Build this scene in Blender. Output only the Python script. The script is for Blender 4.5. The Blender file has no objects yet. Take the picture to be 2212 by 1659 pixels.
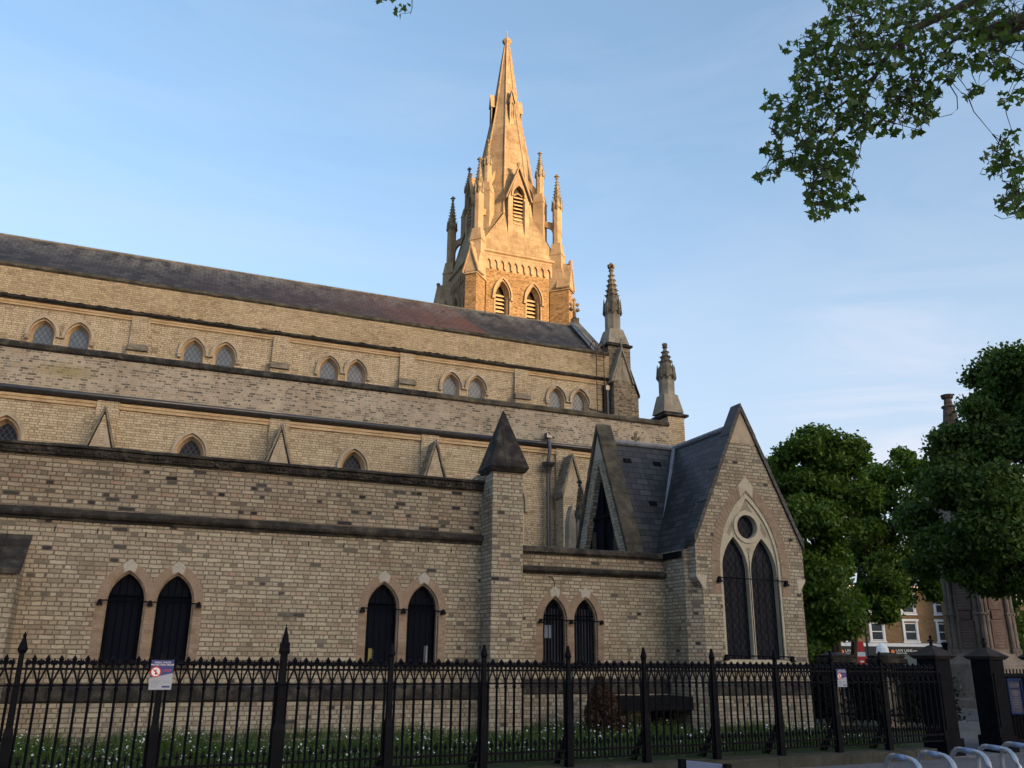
import bpy, math, random
import numpy as np
from mathutils import Vector, Matrix, noise
from mathutils.geometry import tessellate_polygon
R = math.radians
random.seed(7)
scene = bpy.context.scene
col = scene.collection

# ------------------------------------------------------------------ camera
F_PX, PITCH, ROLL, YAW, EYE = 1873.5, R(17.54), R(.58), R(21.96), 1.6
fw0 = Vector((math.sin(YAW), math.cos(YAW), 0)); rt0 = Vector((math.cos(YAW), -math.sin(YAW), 0)); zz = Vector((0, 0, 1))
FW = fw0*math.cos(PITCH) + zz*math.sin(PITCH)
up_ = -fw0*math.sin(PITCH) + zz*math.cos(PITCH)
RT = rt0*math.cos(ROLL) + up_*math.sin(ROLL)
UP = -rt0*math.sin(ROLL) + up_*math.cos(ROLL)
EYEP = Vector((0, 0, EYE))
cam = bpy.data.cameras.new('camera'); cam.sensor_width = 36; cam.lens = F_PX/2212*36
cam.clip_start = .1; cam.clip_end = 3000
camo = bpy.data.objects.new('camera', cam); col.objects.link(camo)
camo.matrix_world = Matrix(((RT.x, UP.x, -FW.x, 0), (RT.y, UP.y, -FW.y, 0), (RT.z, UP.z, -FW.z, EYE), (0, 0, 0, 1)))
scene.camera = camo

def ray(x, y):
    return RT*((x-1106)/F_PX) - UP*((y-829.5)/F_PX) + FW
def onY(x, y, d):           # survey point: sight line x, y of the photograph (2212 wide) met with the wall plane Y = d
    v = ray(x, y); return EYEP + v*(d/v.y)
def onD(x, y, d):           # same at horizontal distance d ahead of the viewpoint
    v = ray(x, y); return EYEP + v*(d/v.dot(fw0))
def lat(f, l, z=0):         # point f ahead and l to the right
    p = fw0*f + rt0*l; return Vector((p.x, p.y, z))

# ------------------------------------------------------------------ sky, sun, exposure
SUN_EL, SUN_AZ = R(4.8), R(155)
w = bpy.data.worlds.new('World'); scene.world = w; w.use_nodes = True
nt = w.node_tree; nt.nodes.clear()
N = nt.nodes.new; L = nt.links.new
out = N('ShaderNodeOutputWorld'); bg = N('ShaderNodeBackground'); bg.inputs['Strength'].default_value = .15
sky = N('ShaderNodeTexSky'); sky.sky_type = 'NISHITA'; sky.sun_disc = False
sky.sun_elevation = SUN_EL; sky.sun_rotation = SUN_AZ; sky.air_density = 0.85; sky.dust_density = 5.0; sky.ozone_density = 2.2; sky.altitude = 50
tc = N('ShaderNodeTexCoord'); mp = N('ShaderNodeMapping'); mp.inputs['Scale'].default_value = (1.3, 2.2, 8.0); mp.inputs['Rotation'].default_value = (0, R(12), R(20))
n1 = N('ShaderNodeTexNoise'); n1.inputs['Scale'].default_value = 1.7; n1.inputs['Detail'].default_value = 7; n1.inputs['Roughness'].default_value = .58; n1.inputs['Distortion'].default_value = .7
cr = N('ShaderNodeValToRGB'); cr.color_ramp.elements[0].position = .4; cr.color_ramp.elements[1].position = .86
cr.color_ramp.elements[0].color = (0, 0, 0, 1); cr.color_ramp.elements[1].color = (1, 1, 1, 1)
mx = N('ShaderNodeMix'); mx.data_type = 'RGBA'; mx.blend_type = 'LIGHTEN'
hue = N('ShaderNodeHueSaturation'); hue.inputs['Saturation'].default_value = .96; hue.inputs['Hue'].default_value = .492
cl = N('ShaderNodeMix'); cl.data_type = 'RGBA'; cl.blend_type = 'MIX'; cl.inputs[0].default_value = .6
L(tc.outputs['Generated'], mp.inputs['Vector']); L(mp.outputs['Vector'], n1.inputs['Vector']); L(n1.outputs['Fac'], cr.inputs['Fac'])
sx_ = N('ShaderNodeSeparateXYZ'); L(tc.outputs['Generated'], sx_.inputs[0])
hz = N('ShaderNodeMapRange'); hz.inputs['From Min'].default_value = .02; hz.inputs['From Max'].default_value = .62; hz.inputs['To Min'].default_value = .72; hz.inputs['To Max'].default_value = .13; hz.interpolation_type = 'SMOOTHSTEP'
L(sx_.outputs[2], hz.inputs['Value'])
mul = N('ShaderNodeMath'); mul.operation = 'MULTIPLY_ADD'; mul.inputs[1].default_value = .95; mul.use_clamp = True
wd = N('ShaderNodeVectorMath'); wd.operation = 'DISTANCE'; L(tc.outputs['Generated'], wd.inputs[0]); wd.inputs[1].default_value = tuple(ray(1930, 860).normalized())
wr = N('ShaderNodeMapRange'); wr.inputs['From Min'].default_value = .0; wr.inputs['From Max'].default_value = .17; wr.inputs['To Min'].default_value = 1.15; wr.inputs['To Max'].default_value = .22; wr.interpolation_type = 'SMOOTHSTEP'; L(wd.outputs['Value'], wr.inputs['Value'])
wm = N('ShaderNodeMath'); wm.operation = 'MULTIPLY'; L(cr.outputs['Color'], wm.inputs[0]); L(wr.outputs['Result'], wm.inputs[1]); L(wm.outputs[0], mul.inputs[0]); L(hz.outputs['Result'], mul.inputs[2]); L(mul.outputs[0], mx.inputs[0])
L(sky.outputs['Color'], hue.inputs['Color'])
L(hue.outputs['Color'], mx.inputs[6])
mx.inputs[7].default_value = (1.08, 1.17, 1.36, 1)
L(mx.outputs[2], bg.inputs['Color']); L(bg.outputs['Background'], out.inputs['Surface'])

sl = bpy.data.lights.new('sun', 'SUN'); sl.energy = 2.0; sl.angle = R(.5); sl.color = (1, .635, .33)
so = bpy.data.objects.new('sun', sl); col.objects.link(so)
sdir = Vector((math.sin(SUN_AZ)*math.cos(SUN_EL), math.cos(SUN_AZ)*math.cos(SUN_EL), math.sin(SUN_EL)))
so.rotation_euler = sdir.to_track_quat('Z', 'Y').to_euler(); so.location = (20, -30, 40)
scene.view_settings.view_transform = 'Standard'; scene.view_settings.look = 'None'
scene.view_settings.gamma = 1; scene.view_settings.exposure = 2.25

# ------------------------------------------------------------------ mesh builder
class MB:
    def __init__(s): s.v = []; s.f = []; s.m = []; s.mi = 0
    def add(s, vs, fs):
        o = len(s.v); s.v += [tuple(p) for p in vs]
        for f in fs: s.f.append(tuple(i+o for i in f)); s.m.append(s.mi)
    def box(s, x0, x1, y0, y1, z0, z1):
        s.add([(x0,y0,z0),(x1,y0,z0),(x1,y1,z0),(x0,y1,z0),(x0,y0,z1),(x1,y0,z1),(x1,y1,z1),(x0,y1,z1)],
              [(0,3,2,1),(4,5,6,7),(0,1,5,4),(1,2,6,5),(2,3,7,6),(3,0,4,7)])
    def hexa(s, b, t):      # bottom 4, top 4 (counter-clockwise from above)
        s.add(list(b)+list(t), [(0,3,2,1),(4,5,6,7),(0,1,5,4),(1,2,6,5),(2,3,7,6),(3,0,4,7)])
    def prism(s, poly, y0, y1):      # polygon in x, z extruded along y
        n = len(poly); a = [(p[0], y0, p[1]) for p in poly]; b = [(p[0], y1, p[1]) for p in poly]
        area = sum(poly[i][0]*poly[(i+1)%n][1]-poly[(i+1)%n][0]*poly[i][1] for i in range(n))
        fs = [tuple(range(n)), tuple(range(2*n-1, n-1, -1))]
        for i in range(n): j = (i+1) % n; fs.append((j, i, i+n, j+n))
        if area < 0: fs = [f[::-1] for f in fs]
        s.add(a+b, fs)
    def extr(s, pts, d):             # planar polygon extruded along vector d
        n = len(pts); d = Vector(d); a = [Vector(p) for p in pts]; b = [p+d for p in a]
        fs = [tuple(range(n)), tuple(range(2*n-1, n-1, -1))]
        for i in range(n): j = (i+1) % n; fs.append((j, i, i+n, j+n))
        s.add(a+b, fs)
    def plate(s, outer, holes, y0, y1, back=True):      # plate in x, z with holes, front y0, back y1
        loops = [outer]+list(holes)
        vec = [[Vector((p[0], p[1], 0)) for p in lp] for lp in loops]
        tris = tessellate_polygon(vec); flat = [p for lp in loops for p in lp]
        fr = []
        for t in tris:
            a, b, c = (flat[i] for i in t)
            ar = (b[0]-a[0])*(c[1]-a[1])-(c[0]-a[0])*(b[1]-a[1])
            if abs(ar) < 1e-9: continue
            fr.append(t if ar > 0 else t[::-1])
        s.add([(p[0], y0, p[1]) for p in flat], fr)
        if back: s.add([(p[0], y1, p[1]) for p in flat], [t[::-1] for t in fr])
        for k, lp in enumerate(loops):
            n = len(lp); area = sum(lp[i][0]*lp[(i+1)%n][1]-lp[(i+1)%n][0]*lp[i][1] for i in range(n))
            flip = (area > 0) == (k > 0)
            vs = [(p[0], y0, p[1]) for p in lp]+[(p[0], y1, p[1]) for p in lp]
            fs = []
            for i in range(n):
                j = (i+1) % n; q = (j, i, i+n, j+n); fs.append(q[::-1] if flip else q)
            s.add(vs, fs)
    def tube(s, pts, r, n=6, cap=True):
        pts = [Vector(p) for p in pts]; m = len(pts)
        rs = r if isinstance(r, (list, tuple)) else [r]*m
        rings = []
        for i, p in enumerate(pts):
            d = (pts[min(i+1, m-1)]-pts[max(i-1, 0)]).normalized()
            a = d.cross(Vector((0, 0, 1)) if abs(d.z) < .9 else Vector((1, 0, 0))).normalized(); b = d.cross(a)
            rings.append([p+(a*math.cos(2*math.pi*k/n)+b*math.sin(2*math.pi*k/n))*rs[i] for k in range(n)])
        vs = [q for rg in rings for q in rg]; fs = []
        for i in range(m-1):
            for k in range(n):
                k2 = (k+1) % n; fs.append((i*n+k, (i+1)*n+k, (i+1)*n+k2, i*n+k2))
        if cap: fs += [tuple(range(n)), tuple(range(m*n-1, (m-1)*n-1, -1))]
        s.add(vs, fs)
    def stack(s, cx, cy, prof, n=4, rot=0):    # prof = [(apothem, z)...] n-gon rings, closed
        k0 = 1/math.cos(math.pi/n); vs = []; fs = []
        for a, z in prof:
            for k in range(n):
                t = rot+math.pi/n+2*math.pi*k/n
                vs.append((cx+a*k0*math.cos(t), cy+a*k0*math.sin(t), z))
        m = len(prof)
        for i in range(m-1):
            for k in range(n):
                k2 = (k+1) % n; fs.append((i*n+k, i*n+k2, (i+1)*n+k2, (i+1)*n+k))
        fs += [tuple(range(n-1, -1, -1)), tuple(range((m-1)*n, m*n))]
        s.add(vs, fs)
    def ring(s, inner, outer, y0, y1):   # open band between two outlines with the same number of points
        n = len(inner)
        vs = [(p[0], y0, p[1]) for p in inner]+[(p[0], y0, p[1]) for p in outer]+[(p[0], y1, p[1]) for p in inner]+[(p[0], y1, p[1]) for p in outer]
        fs = []
        for i in range(n-1):
            fs += [(i, i+1, n+i+1, n+i), (2*n+i, 2*n+i+1, i+1, i), (n+i, n+i+1, 3*n+i+1, 3*n+i)]
        fs += [(0, n, 3*n, 2*n), (n-1, 3*n-1, 4*n-1, 2*n-1)]
        # outlines run left to right over the top: turn the faces to the front
        s.add(vs, [f[::-1] for f in fs])
    def xf(s, M, start=0):
        for i in range(start, len(s.v)): s.v[i] = tuple(M @ Vector(s.v[i]))
    def build(s, name, mat, parent=None, loc=(0, 0, 0), smooth=False):
        me = bpy.data.meshes.new(name); me.from_pydata(s.v, [], s.f)
        for m_ in (mat if isinstance(mat, (list, tuple)) else [mat]): me.materials.append(m_)
        if any(s.m): me.polygons.foreach_set('material_index', s.m)
        if smooth: me.polygons.foreach_set('use_smooth', [True]*len(s.f))
        me.update()
        o = bpy.data.objects.new(name, me); col.objects.link(o); o.location = loc
        if parent: o.parent = parent
        return o

def arch(cx, hw, spring, rise, sill, n=9):   # pointed arch outline from the left foot over the apex to the right foot
    c = (rise*rise-hw*hw)/(2*hw); rad = hw+c
    a1 = math.atan2(rise, -c) if c else math.pi/2
    L_ = []
    for i in range(n):
        t = math.pi+(a1-math.pi)*i/(n-1); L_.append((cx+c+rad*math.cos(t), spring+rad*math.sin(t)))
    pts = L_+[(2*cx-p[0], p[1]) for p in L_[-2::-1]]
    return [(cx-hw, sill)]+pts+[(cx+hw, sill)]
def circ(cx, cz, r, n=28): return [(cx+r*math.cos(2*math.pi*i/n), cz+r*math.sin(2*math.pi*i/n)) for i in range(n)]

def tag(o, label=None, cat=None, group=None, kind=None):
    if label: o['label'] = label
    if cat: o['category'] = cat
    if group: o['group'] = group
    if kind: o['kind'] = kind
    return o
def empty(name, loc, label, cat, group=None, rz=0):
    o = bpy.data.objects.new(name, None); col.objects.link(o); o.location = loc; o.rotation_euler.z = rz; o.empty_display_size = .3
    return tag(o, label, cat, group)
def dup(o, parent=None, loc=None):
    kids = [c for c in o.children]
    c = o.copy(); col.objects.link(c)
    if parent is not None: c.parent = parent
    if loc is not None: c.location = loc
    for k in kids: dup(k, c)
    return c
def text_mesh(body, size, name, mat, parent, M, depth=.004, align='CENTER'):
    cu = bpy.data.curves.new('txt', 'FONT'); cu.body = body; cu.size = size; cu.align_x = align; cu.extrude = depth
    t = bpy.data.objects.new('txt', cu); col.objects.link(t)
    dg = bpy.context.evaluated_depsgraph_get(); me = bpy.data.meshes.new_from_object(t.evaluated_get(dg))
    bpy.data.objects.remove(t); me.materials.clear(); me.materials.append(mat); me.name = name
    me.transform(M)
    o = bpy.data.objects.new(name, me); col.objects.link(o); o.parent = parent
    return o

# ------------------------------------------------------------------ materials
def newmat(name):
    m = bpy.data.materials.new(name); m.use_nodes = True; t = m.node_tree; t.nodes.clear()
    o = t.nodes.new('ShaderNodeOutputMaterial'); b = t.nodes.new('ShaderNodeBsdfPrincipled')
    t.links.new(b.outputs[0], o.inputs[0]); b.inputs['Roughness'].default_value = .85
    b.inputs['Specular IOR Level'].default_value = .25
    return m, t, b
def nd(t, kind, **kw):
    n = t.nodes.new(kind)
    for k, v in kw.items():
        if k.startswith('i_'): n.inputs[k[2:].replace('_', ' ')].default_value = v
        else: setattr(n, k, v)
    return n
def ramp(t, fac, stops, interp='LINEAR'):
    r = t.nodes.new('ShaderNodeValToRGB'); r.color_ramp.interpolation = interp
    e = r.color_ramp.elements
    while len(e) < len(stops): e.new(.5)
    for k, (p, c) in enumerate(stops):
        e[k].position = p; e[k].color = (c[0], c[1], c[2], 1) if hasattr(c, '__len__') else (c, c, c, 1)
    t.links.new(fac, r.inputs['Fac']); return r.outputs['Color']
def mixc(t, fac, a, b, mode='MIX'):
    m = t.nodes.new('ShaderNodeMix'); m.data_type = 'RGBA'; m.blend_type = mode
    for i, x in ((0, fac), (6, a), (7, b)):
        if isinstance(x, (int, float)): m.inputs[i].default_value = x
        elif isinstance(x, tuple): m.inputs[i].default_value = (*x, 1)
        else: t.links.new(x, m.inputs[i])
    return m.outputs[2]
def math_(t, op, a, b=None, c=None):
    m = t.nodes.new('ShaderNodeMath'); m.operation = op
    for i, x in enumerate((a, b, c)):
        if x is None: continue
        if isinstance(x, (int, float)): m.inputs[i].default_value = x
        else: t.links.new(x, m.inputs[i])
    return m.outputs[0]
def wall_uv(t):
    """u along the face (horizontal tangent), v = height, from the world position and the face normal"""
    g = t.nodes.new('ShaderNodeNewGeometry')
    sn = t.nodes.new('ShaderNodeSeparateXYZ'); t.links.new(g.outputs['True Normal'], sn.inputs[0])
    sp = t.nodes.new('ShaderNodeSeparateXYZ'); t.links.new(g.outputs['Position'], sp.inputs[0])
    ln = math_(t, 'MAXIMUM', math_(t, 'SQRT', math_(t, 'ADD', math_(t, 'MULTIPLY', sn.outputs[0], sn.outputs[0]), math_(t, 'MULTIPLY', sn.outputs[1], sn.outputs[1]))), .02)
    u = math_(t, 'DIVIDE', math_(t, 'SUBTRACT', math_(t, 'MULTIPLY', sp.outputs[1], sn.outputs[0]), math_(t, 'MULTIPLY', sp.outputs[0], sn.outputs[1])), ln)
    c = t.nodes.new('ShaderNodeCombineXYZ'); t.links.new(u, c.inputs[0]); t.links.new(sp.outputs[2], c.inputs[1])
    return c.outputs[0], g.outputs['Position'], sp
def noise_(t, vec, scale, detail=4, rough=.6, dist=0):
    n = nd(t, 'ShaderNodeTexNoise'); n.inputs['Scale'].default_value = scale; n.inputs['Detail'].default_value = detail
    n.inputs['Roughness'].default_value = rough; n.inputs['Distortion'].default_value = dist
    if vec is not None: t.links.new(vec, n.inputs['Vector'])
    return n.outputs['Fac']
def vscale(t, vec, s):
    m = t.nodes.new('ShaderNodeMapping'); m.inputs['Scale'].default_value = s; t.links.new(vec, m.inputs['Vector']); return m.outputs[0]

def brick(name, stops, mortar, stain=(.55, .5, .42), stain_amt=.35, h=.076, w=.226, msize=.011, bump=.6, streak=.3, msoft=.2, patch=None, off=0., squash=True, vfac=1.0):
    m, t, b = newmat(name)
    uv, pos, sp = wall_uv(t)
    wob = nd(t, 'ShaderNodeTexNoise'); wob.inputs['Scale'].default_value = 7; wob.inputs['Detail'].default_value = 2
    t.links.new(uv, wob.inputs['Vector'])
    vm = nd(t, 'ShaderNodeVectorMath', operation='MULTIPLY_ADD'); t.links.new(wob.outputs['Color'], vm.inputs[0]); vm.inputs[1].default_value = (.026, .026, 0)
    lw_ = nd(t, 'ShaderNodeTexNoise'); lw_.inputs['Scale'].default_value = 2.3; lw_.inputs['Detail'].default_value = 3; rs_ = nd(t, 'ShaderNodeSeparateXYZ'); t.links.new(uv, rs_.inputs[0]); rc_ = nd(t, 'ShaderNodeCombineXYZ'); t.links.new(rs_.outputs[0], rc_.inputs[0])
    t.links.new(math_(t, 'MULTIPLY', math_(t, 'FLOOR', math_(t, 'DIVIDE', math_(t, 'ADD', rs_.outputs[1], off*.6), h)), 7.31), rc_.inputs[1]); t.links.new(rc_.outputs[0], lw_.inputs['Vector'])
    vl = nd(t, 'ShaderNodeVectorMath', operation='MULTIPLY_ADD'); t.links.new(lw_.outputs['Color'], vl.inputs[0]); vl.inputs[1].default_value = (.30, 0, 0); t.links.new(uv, vl.inputs[2]); t.links.new(vl.outputs[0], vm.inputs[2])
    br = nd(t, 'ShaderNodeTexBrick', offset=.5, offset_frequency=2, squash=(.5 if squash else 1), squash_frequency=2)
    mpn = nd(t, 'ShaderNodeMapping'); mpn.inputs['Location'].default_value = (off, off*.6, 0); mpn.inputs['Scale'].default_value = (1, vfac, 1)
    t.links.new(vm.outputs[0], mpn.inputs['Vector']); t.links.new(mpn.outputs[0], br.inputs['Vector'])
    br.inputs['Color1'].default_value = (0, 0, 0, 1); br.inputs['Color2'].default_value = (1, 1, 1, 1); br.inputs['Mortar'].default_value = (.5, .5, .5, 1)
    br.inputs['Scale'].default_value = 1; br.inputs['Mortar Size'].default_value = msize; br.inputs['Mortar Smooth'].default_value = msoft
    br.inputs['Brick Width'].default_value = w; br.inputs['Row Height'].default_value = h
    base = ramp(t, br.outputs['Color'], stops)
    fine = noise_(t, vscale(t, uv, (1, 2.2, 1)), 22, 4, .7)
    base = mixc(t, .55, base, ramp(t, fine, [(.25, .55), (.75, 1.3)]), 'MULTIPLY')
    mid = noise_(t, vscale(t, uv, (1, 2.6, 1)), 2.6, 5, .72)
    base = mixc(t, .5, base, ramp(t, mid, [(.3, (.74, .72, .70)), (.5, (1, 1, 1)), (.7, (1.16, 1.15, 1.10))]), 'MULTIPLY')
    full = mixc(t, br.outputs['Fac'], base, mortar)
    pch = noise_(t, vscale(t, uv, (1, 1.7, 1)), .8, 6, .68, .6)      # patches of repair and sooty weathering
    full = mixc(t, math_(t, 'MULTIPLY', ramp(t, pch, [(.54, 0), (.60, 1)]), .42), full, mixc(t, 1, full, (.70, .655, .62), 'MULTIPLY'))
    full = mixc(t, math_(t, 'MULTIPLY', ramp(t, pch, [(.33, 1), (.39, 0)]), .35), full, mixc(t, 1, full, (1.14, 1.13, 1.12), 'MULTIPLY'))
    big = noise_(t, uv, .55, 5, .62)
    full = mixc(t, math_(t, 'MULTIPLY', ramp(t, big, [(.42, 0), (.68, 1)]), stain_amt), full, mixc(t, 1, full, stain, 'MULTIPLY'))
    st = noise_(t, vscale(t, uv, (1.6, .22, 1)), 1.6, 5, .65)
    full = mixc(t, math_(t, 'MULTIPLY', ramp(t, st, [(.5, 0), (.72, 1)]), streak), full, (.045, .04, .034))
    if patch: full = patch(t, full, uv, sp)
    t.links.new(full, b.inputs['Base Color'])
    hgt = math_(t, 'ADD', math_(t, 'MULTIPLY', br.outputs['Fac'], -1.0), math_(t, 'MULTIPLY', fine, .7))
    bp = nd(t, 'ShaderNodeBump'); bp.inputs['Strength'].default_value = bump; bp.inputs['Distance'].default_value = .012
    t.links.new(hgt, bp.inputs['Height']); t.links.new(bp.outputs[0], b.inputs['Normal'])
    b.inputs['Roughness'].default_value = .92
    return m

def stone(name, stops, scale=2.2, bump=.35, blocks=None, streak=.0, streak_col=(.03, .028, .025), rough=.9):
    m, t, b = newmat(name)
    uv, pos, sp = wall_uv(t)
    n = noise_(t, pos, scale, 6, .65)
    c = ramp(t, n, stops)
    f = noise_(t, pos, scale*12, 3, .6)
    c = mixc(t, .5, c, ramp(t, f, [(.3, .6), (.7, 1.25)]), 'MULTIPLY')
    h = f
    if blocks:
        br = nd(t, 'ShaderNodeTexBrick', offset=.5, squash=.7, squash_frequency=3)
        t.links.new(uv, br.inputs['Vector']); br.inputs['Scale'].default_value = 1; br.inputs['Brick Width'].default_value = blocks[0]; br.inputs['Row Height'].default_value = blocks[1]
        br.inputs['Mortar Size'].default_value = blocks[2] if len(blocks) > 2 else .012; br.inputs['Color1'].default_value = (.84, .83, .80, 1); br.inputs['Color2'].default_value = (1.1, 1.1, 1.1, 1); br.inputs['Mortar'].default_value = (.62, .6, .57, 1)
        c = mixc(t, .8, c, br.outputs['Color'], 'MULTIPLY')
        h = math_(t, 'SUBTRACT', f, br.outputs['Fac'])
    if streak:
        st = noise_(t, vscale(t, uv, (2.6, .3, 1)), 1.8, 5, .65)
        c = mixc(t, math_(t, 'MULTIPLY', ramp(t, st, [(.48, 0), (.7, 1)]), streak), c, streak_col)
    t.links.new(c, b.inputs['Base Color'])
    bp = nd(t, 'ShaderNodeBump'); bp.inputs['Strength'].default_value = bump; bp.inputs['Distance'].default_value = .02
    t.links.new(h, bp.inputs['Height']); t.links.new(bp.outputs[0], b.inputs['Normal'])
    b.inputs['Roughness'].default_value = rough
    return m
def plain(name, c, rough=.6, metal=0, var=.25, scale=6, spec=.3):
    m, t, b = newmat(name)
    g = t.nodes.new('ShaderNodeNewGeometry'); n = noise_(t, g.outputs['Position'], scale, 4, .6)
    k = ramp(t, n, [(.3, tuple(x*(1-var) for x in c)), (.7, tuple(x*(1+var) for x in c))])
    t.links.new(k, b.inputs['Base Color']); b.inputs['Roughness'].default_value = rough; b.inputs['Metallic'].default_value = metal
    b.inputs['Specular IOR Level'].default_value = spec
    return m

M = {}
def algae(t, c, uv, sp):      # patch of yellow-green algae on the aisle parapet
    d = nd(t, 'ShaderNodeVectorMath', operation='DISTANCE'); t.links.new(vscale(t, uv, (.45, 1.6, 1)), d.inputs[0]); d.inputs[1].default_value = (-3.1*.45, 9.45*1.6, 0)
    f = math_(t, 'MULTIPLY', ramp(t, d.outputs['Value'], [(.1, 1), (.45, 0)]), .55)
    return mixc(t, f, c, (.19, .15, .03))
YEL = [(0, (.29, .235, .165)), (.06, (.385, .315, .215)), (.3, (.475, .395, .275)), (.65, (.52, .435, .31)), (1, (.55, .465, .34))]
M['brick_upper'] = brick('yellow_stock_brick', YEL, (.235, .18, .115), msize=.011, bump=.6, streak=.12, stain_amt=.32)
M['brick_nave_parapet'] = brick('mellow_brick', [(0, (.31, .24, .15)), (.2, (.42, .33, .205)), (.6, (.49, .39, .25)), (1, (.53, .43, .285))], (.26, .205, .135), stain_amt=.38, streak=.12, off=.37)
M['brick_grey'] = brick('weathered_grey_brick', [(0, (.10, .09, .075)), (.2, (.20, .175, .14)), (.5, (.33, .285, .225)), (.8, (.41, .355, .28)), (1, (.37, .28, .21))], (.42, .37, .285), stain_amt=.45, streak=.22, off=.7, patch=algae)
M['brick_annex'] = brick('pale_stock_brick', [(0, (.028, .028, .034)), (.014, (.13, .12, .108)), (.06, (.25, .215, .17)), (.22, (.30, .262, .203)), (.5, (.35, .312, .24)), (.8, (.405, .372, .293)), (.95, (.355, .303, .238)), (1, (.34, .25, .19))], (.15, .128, .098), msize=.010, bump=.9, streak=.16, stain_amt=.34, off=.11, stain=(.70, .63, .52))
M['brick_annex_top'] = brick('patchy_stock_brick', [(0, (.02, .02, .026)), (.035, (.065, .064, .064)), (.08, (.22, .185, .145)), (.3, (.275, .232, .18)), (.6, (.32, .278, .212)), (.88, (.375, .337, .262)), (1, (.32, .22, .165))], (.125, .105, .08), msize=.010, bump=.9, streak=.2, stain_amt=.42, off=.53, stain=(.66, .58, .46))
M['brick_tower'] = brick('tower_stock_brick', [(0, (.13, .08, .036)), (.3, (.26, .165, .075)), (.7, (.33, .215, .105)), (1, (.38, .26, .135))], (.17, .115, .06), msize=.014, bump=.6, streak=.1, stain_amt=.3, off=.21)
M['brick_turret'] = brick('sooty_brick', [(0, (.05, .045, .038)), (.3, (.15, .125, .095)), (.7, (.24, .20, .145)), (1, (.33, .27, .19))], (.2, .17, .125), stain_amt=.5, streak=.4, off=.9)
M['rubbed'] = brick('rubbed_pink_brick', [(0, (.21, .152, .112)), (.5, (.26, .195, .146)), (1, (.31, .24, .182))], (.22, .18, .14), h=.076, w=.34, msize=.008, bump=.4, streak=.25, stain_amt=.35, off=.3)
M['voussoir'] = stone('rubbed_voussoir_brick', [(.3, (.20, .148, .108)), (.5, (.25, .187, .14)), (.7, (.30, .235, .178))], scale=5, bump=.3)
M['stone_dark'] = stone('sooty_coping_stone', [(.32, (.014, .0135, .0135)), (.5, (.034, .031, .029)), (.66, (.09, .082, .068))], scale=3.5, bump=1.0, blocks=(.95, 50., .012))
M['stone_lichen'] = stone('lichened_coping_stone', [(.3, (.03, .028, .024)), (.5, (.08, .072, .055)), (.66, (.14, .12, .085)), (.76, (.2, .15, .05))], scale=3.0, bump=.9, blocks=(.85, 50., .014))
M['stone_tan'] = stone('tan_bath_stone', [(.3, (.36, .245, .135)), (.5, (.45, .33, .20)), (.7, (.50, .385, .25))], scale=1.3, bump=.2)
M['stone_hood'] = stone('pale_hood_stone', [(.3, (.26, .21, .15)), (.5, (.36, .30, .22)), (.7, (.44, .37, .28))], scale=2.5, bump=.25)
M['stone_pale'] = stone('white_keystone', [(.3, (.31, .30, .265)), (.7, (.40, .385, .34))], scale=4, bump=.2)
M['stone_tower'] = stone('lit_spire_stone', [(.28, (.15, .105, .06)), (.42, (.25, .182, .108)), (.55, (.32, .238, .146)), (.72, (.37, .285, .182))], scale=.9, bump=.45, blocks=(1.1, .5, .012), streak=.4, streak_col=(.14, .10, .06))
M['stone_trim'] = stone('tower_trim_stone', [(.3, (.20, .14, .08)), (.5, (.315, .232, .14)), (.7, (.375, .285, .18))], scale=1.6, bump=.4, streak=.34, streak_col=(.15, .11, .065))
M['stone_crocket'] = stone('weathered_crocket_stone', [(.3, (.07, .06, .045)), (.5, (.18, .145, .09)), (.7, (.34, .28, .18))], scale=3.5, bump=.5)
M['stone_turret'] = stone('grey_turret_stone', [(.3, (.13, .115, .09)), (.5, (.24, .215, .17)), (.7, (.33, .295, .235))], scale=1.8, bump=.4, streak=.35)
M['stone_tracery'] = stone('tracery_stone', [(.3, (.34, .31, .245)), (.6, (.43, .395, .31)), (.8, (.47, .43, .35))], scale=3, bump=.2)
M['stone_mon'] = stone('memorial_stone', [(.3, (.12, .105, .09)), (.5, (.21, .18, .155)), (.7, (.29, .25, .215))], scale=1.6, bump=.4, streak=.35)
M['stone_mon_pale'] = stone('memorial_step_stone', [(.3, (.22, .21, .21)), (.7, (.36, .34, .34))], scale=2, bump=.3)
M['iron'] = plain('black_painted_iron', (.0030, .0036, .0065), rough=.55, var=.3, spec=.06)
M['iron_rust'] = plain('rusty_iron', (.055, .03, .02), rough=.7, var=.4)
M['lead'] = plain('lead_sheet', (.15, .16, .19), rough=.5, var=.3, spec=.5)
M['gutter'] = plain('painted_gutter', (.03, .03, .035), rough=.28, var=.5, spec=.7)
M['wood_dark'] = plain('dark_boarding', (.006, .0068, .009), rough=.7, var=.3, spec=.05)
M['steel'] = plain('galvanised_steel', (.42, .44, .48), rough=.35, metal=.7, var=.15)
M['steel_blue'] = plain('blue_reflective_band', (.22, .28, .42), rough=.35, metal=.2, var=.15)
M['kerb'] = stone('kerb_stone', [(.3, (.026, .028, .022)), (.5, (.048, .048, .038)), (.7, (.075, .072, .06))], scale=2.5, bump=.5)
M['pave'] = stone('pavement_slabs', [(.3, (.10, .10, .105)), (.6, (.15, .15, .16)), (.8, (.19, .19, .20))], scale=.8, bump=.3)
M['asphalt'] = stone('asphalt', [(.3, (.035, .035, .037)), (.7, (.06, .06, .063))], scale=3, bump=.3)
M['soil'] = stone('churchyard_turf', [(.3, (.02, .03, .012)), (.5, (.035, .05, .018)), (.7, (.05, .055, .025))], scale=1.5, bump=.6)
M['white'] = plain('white_paint', (.75, .75, .74), rough=.5, var=.08)
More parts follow.
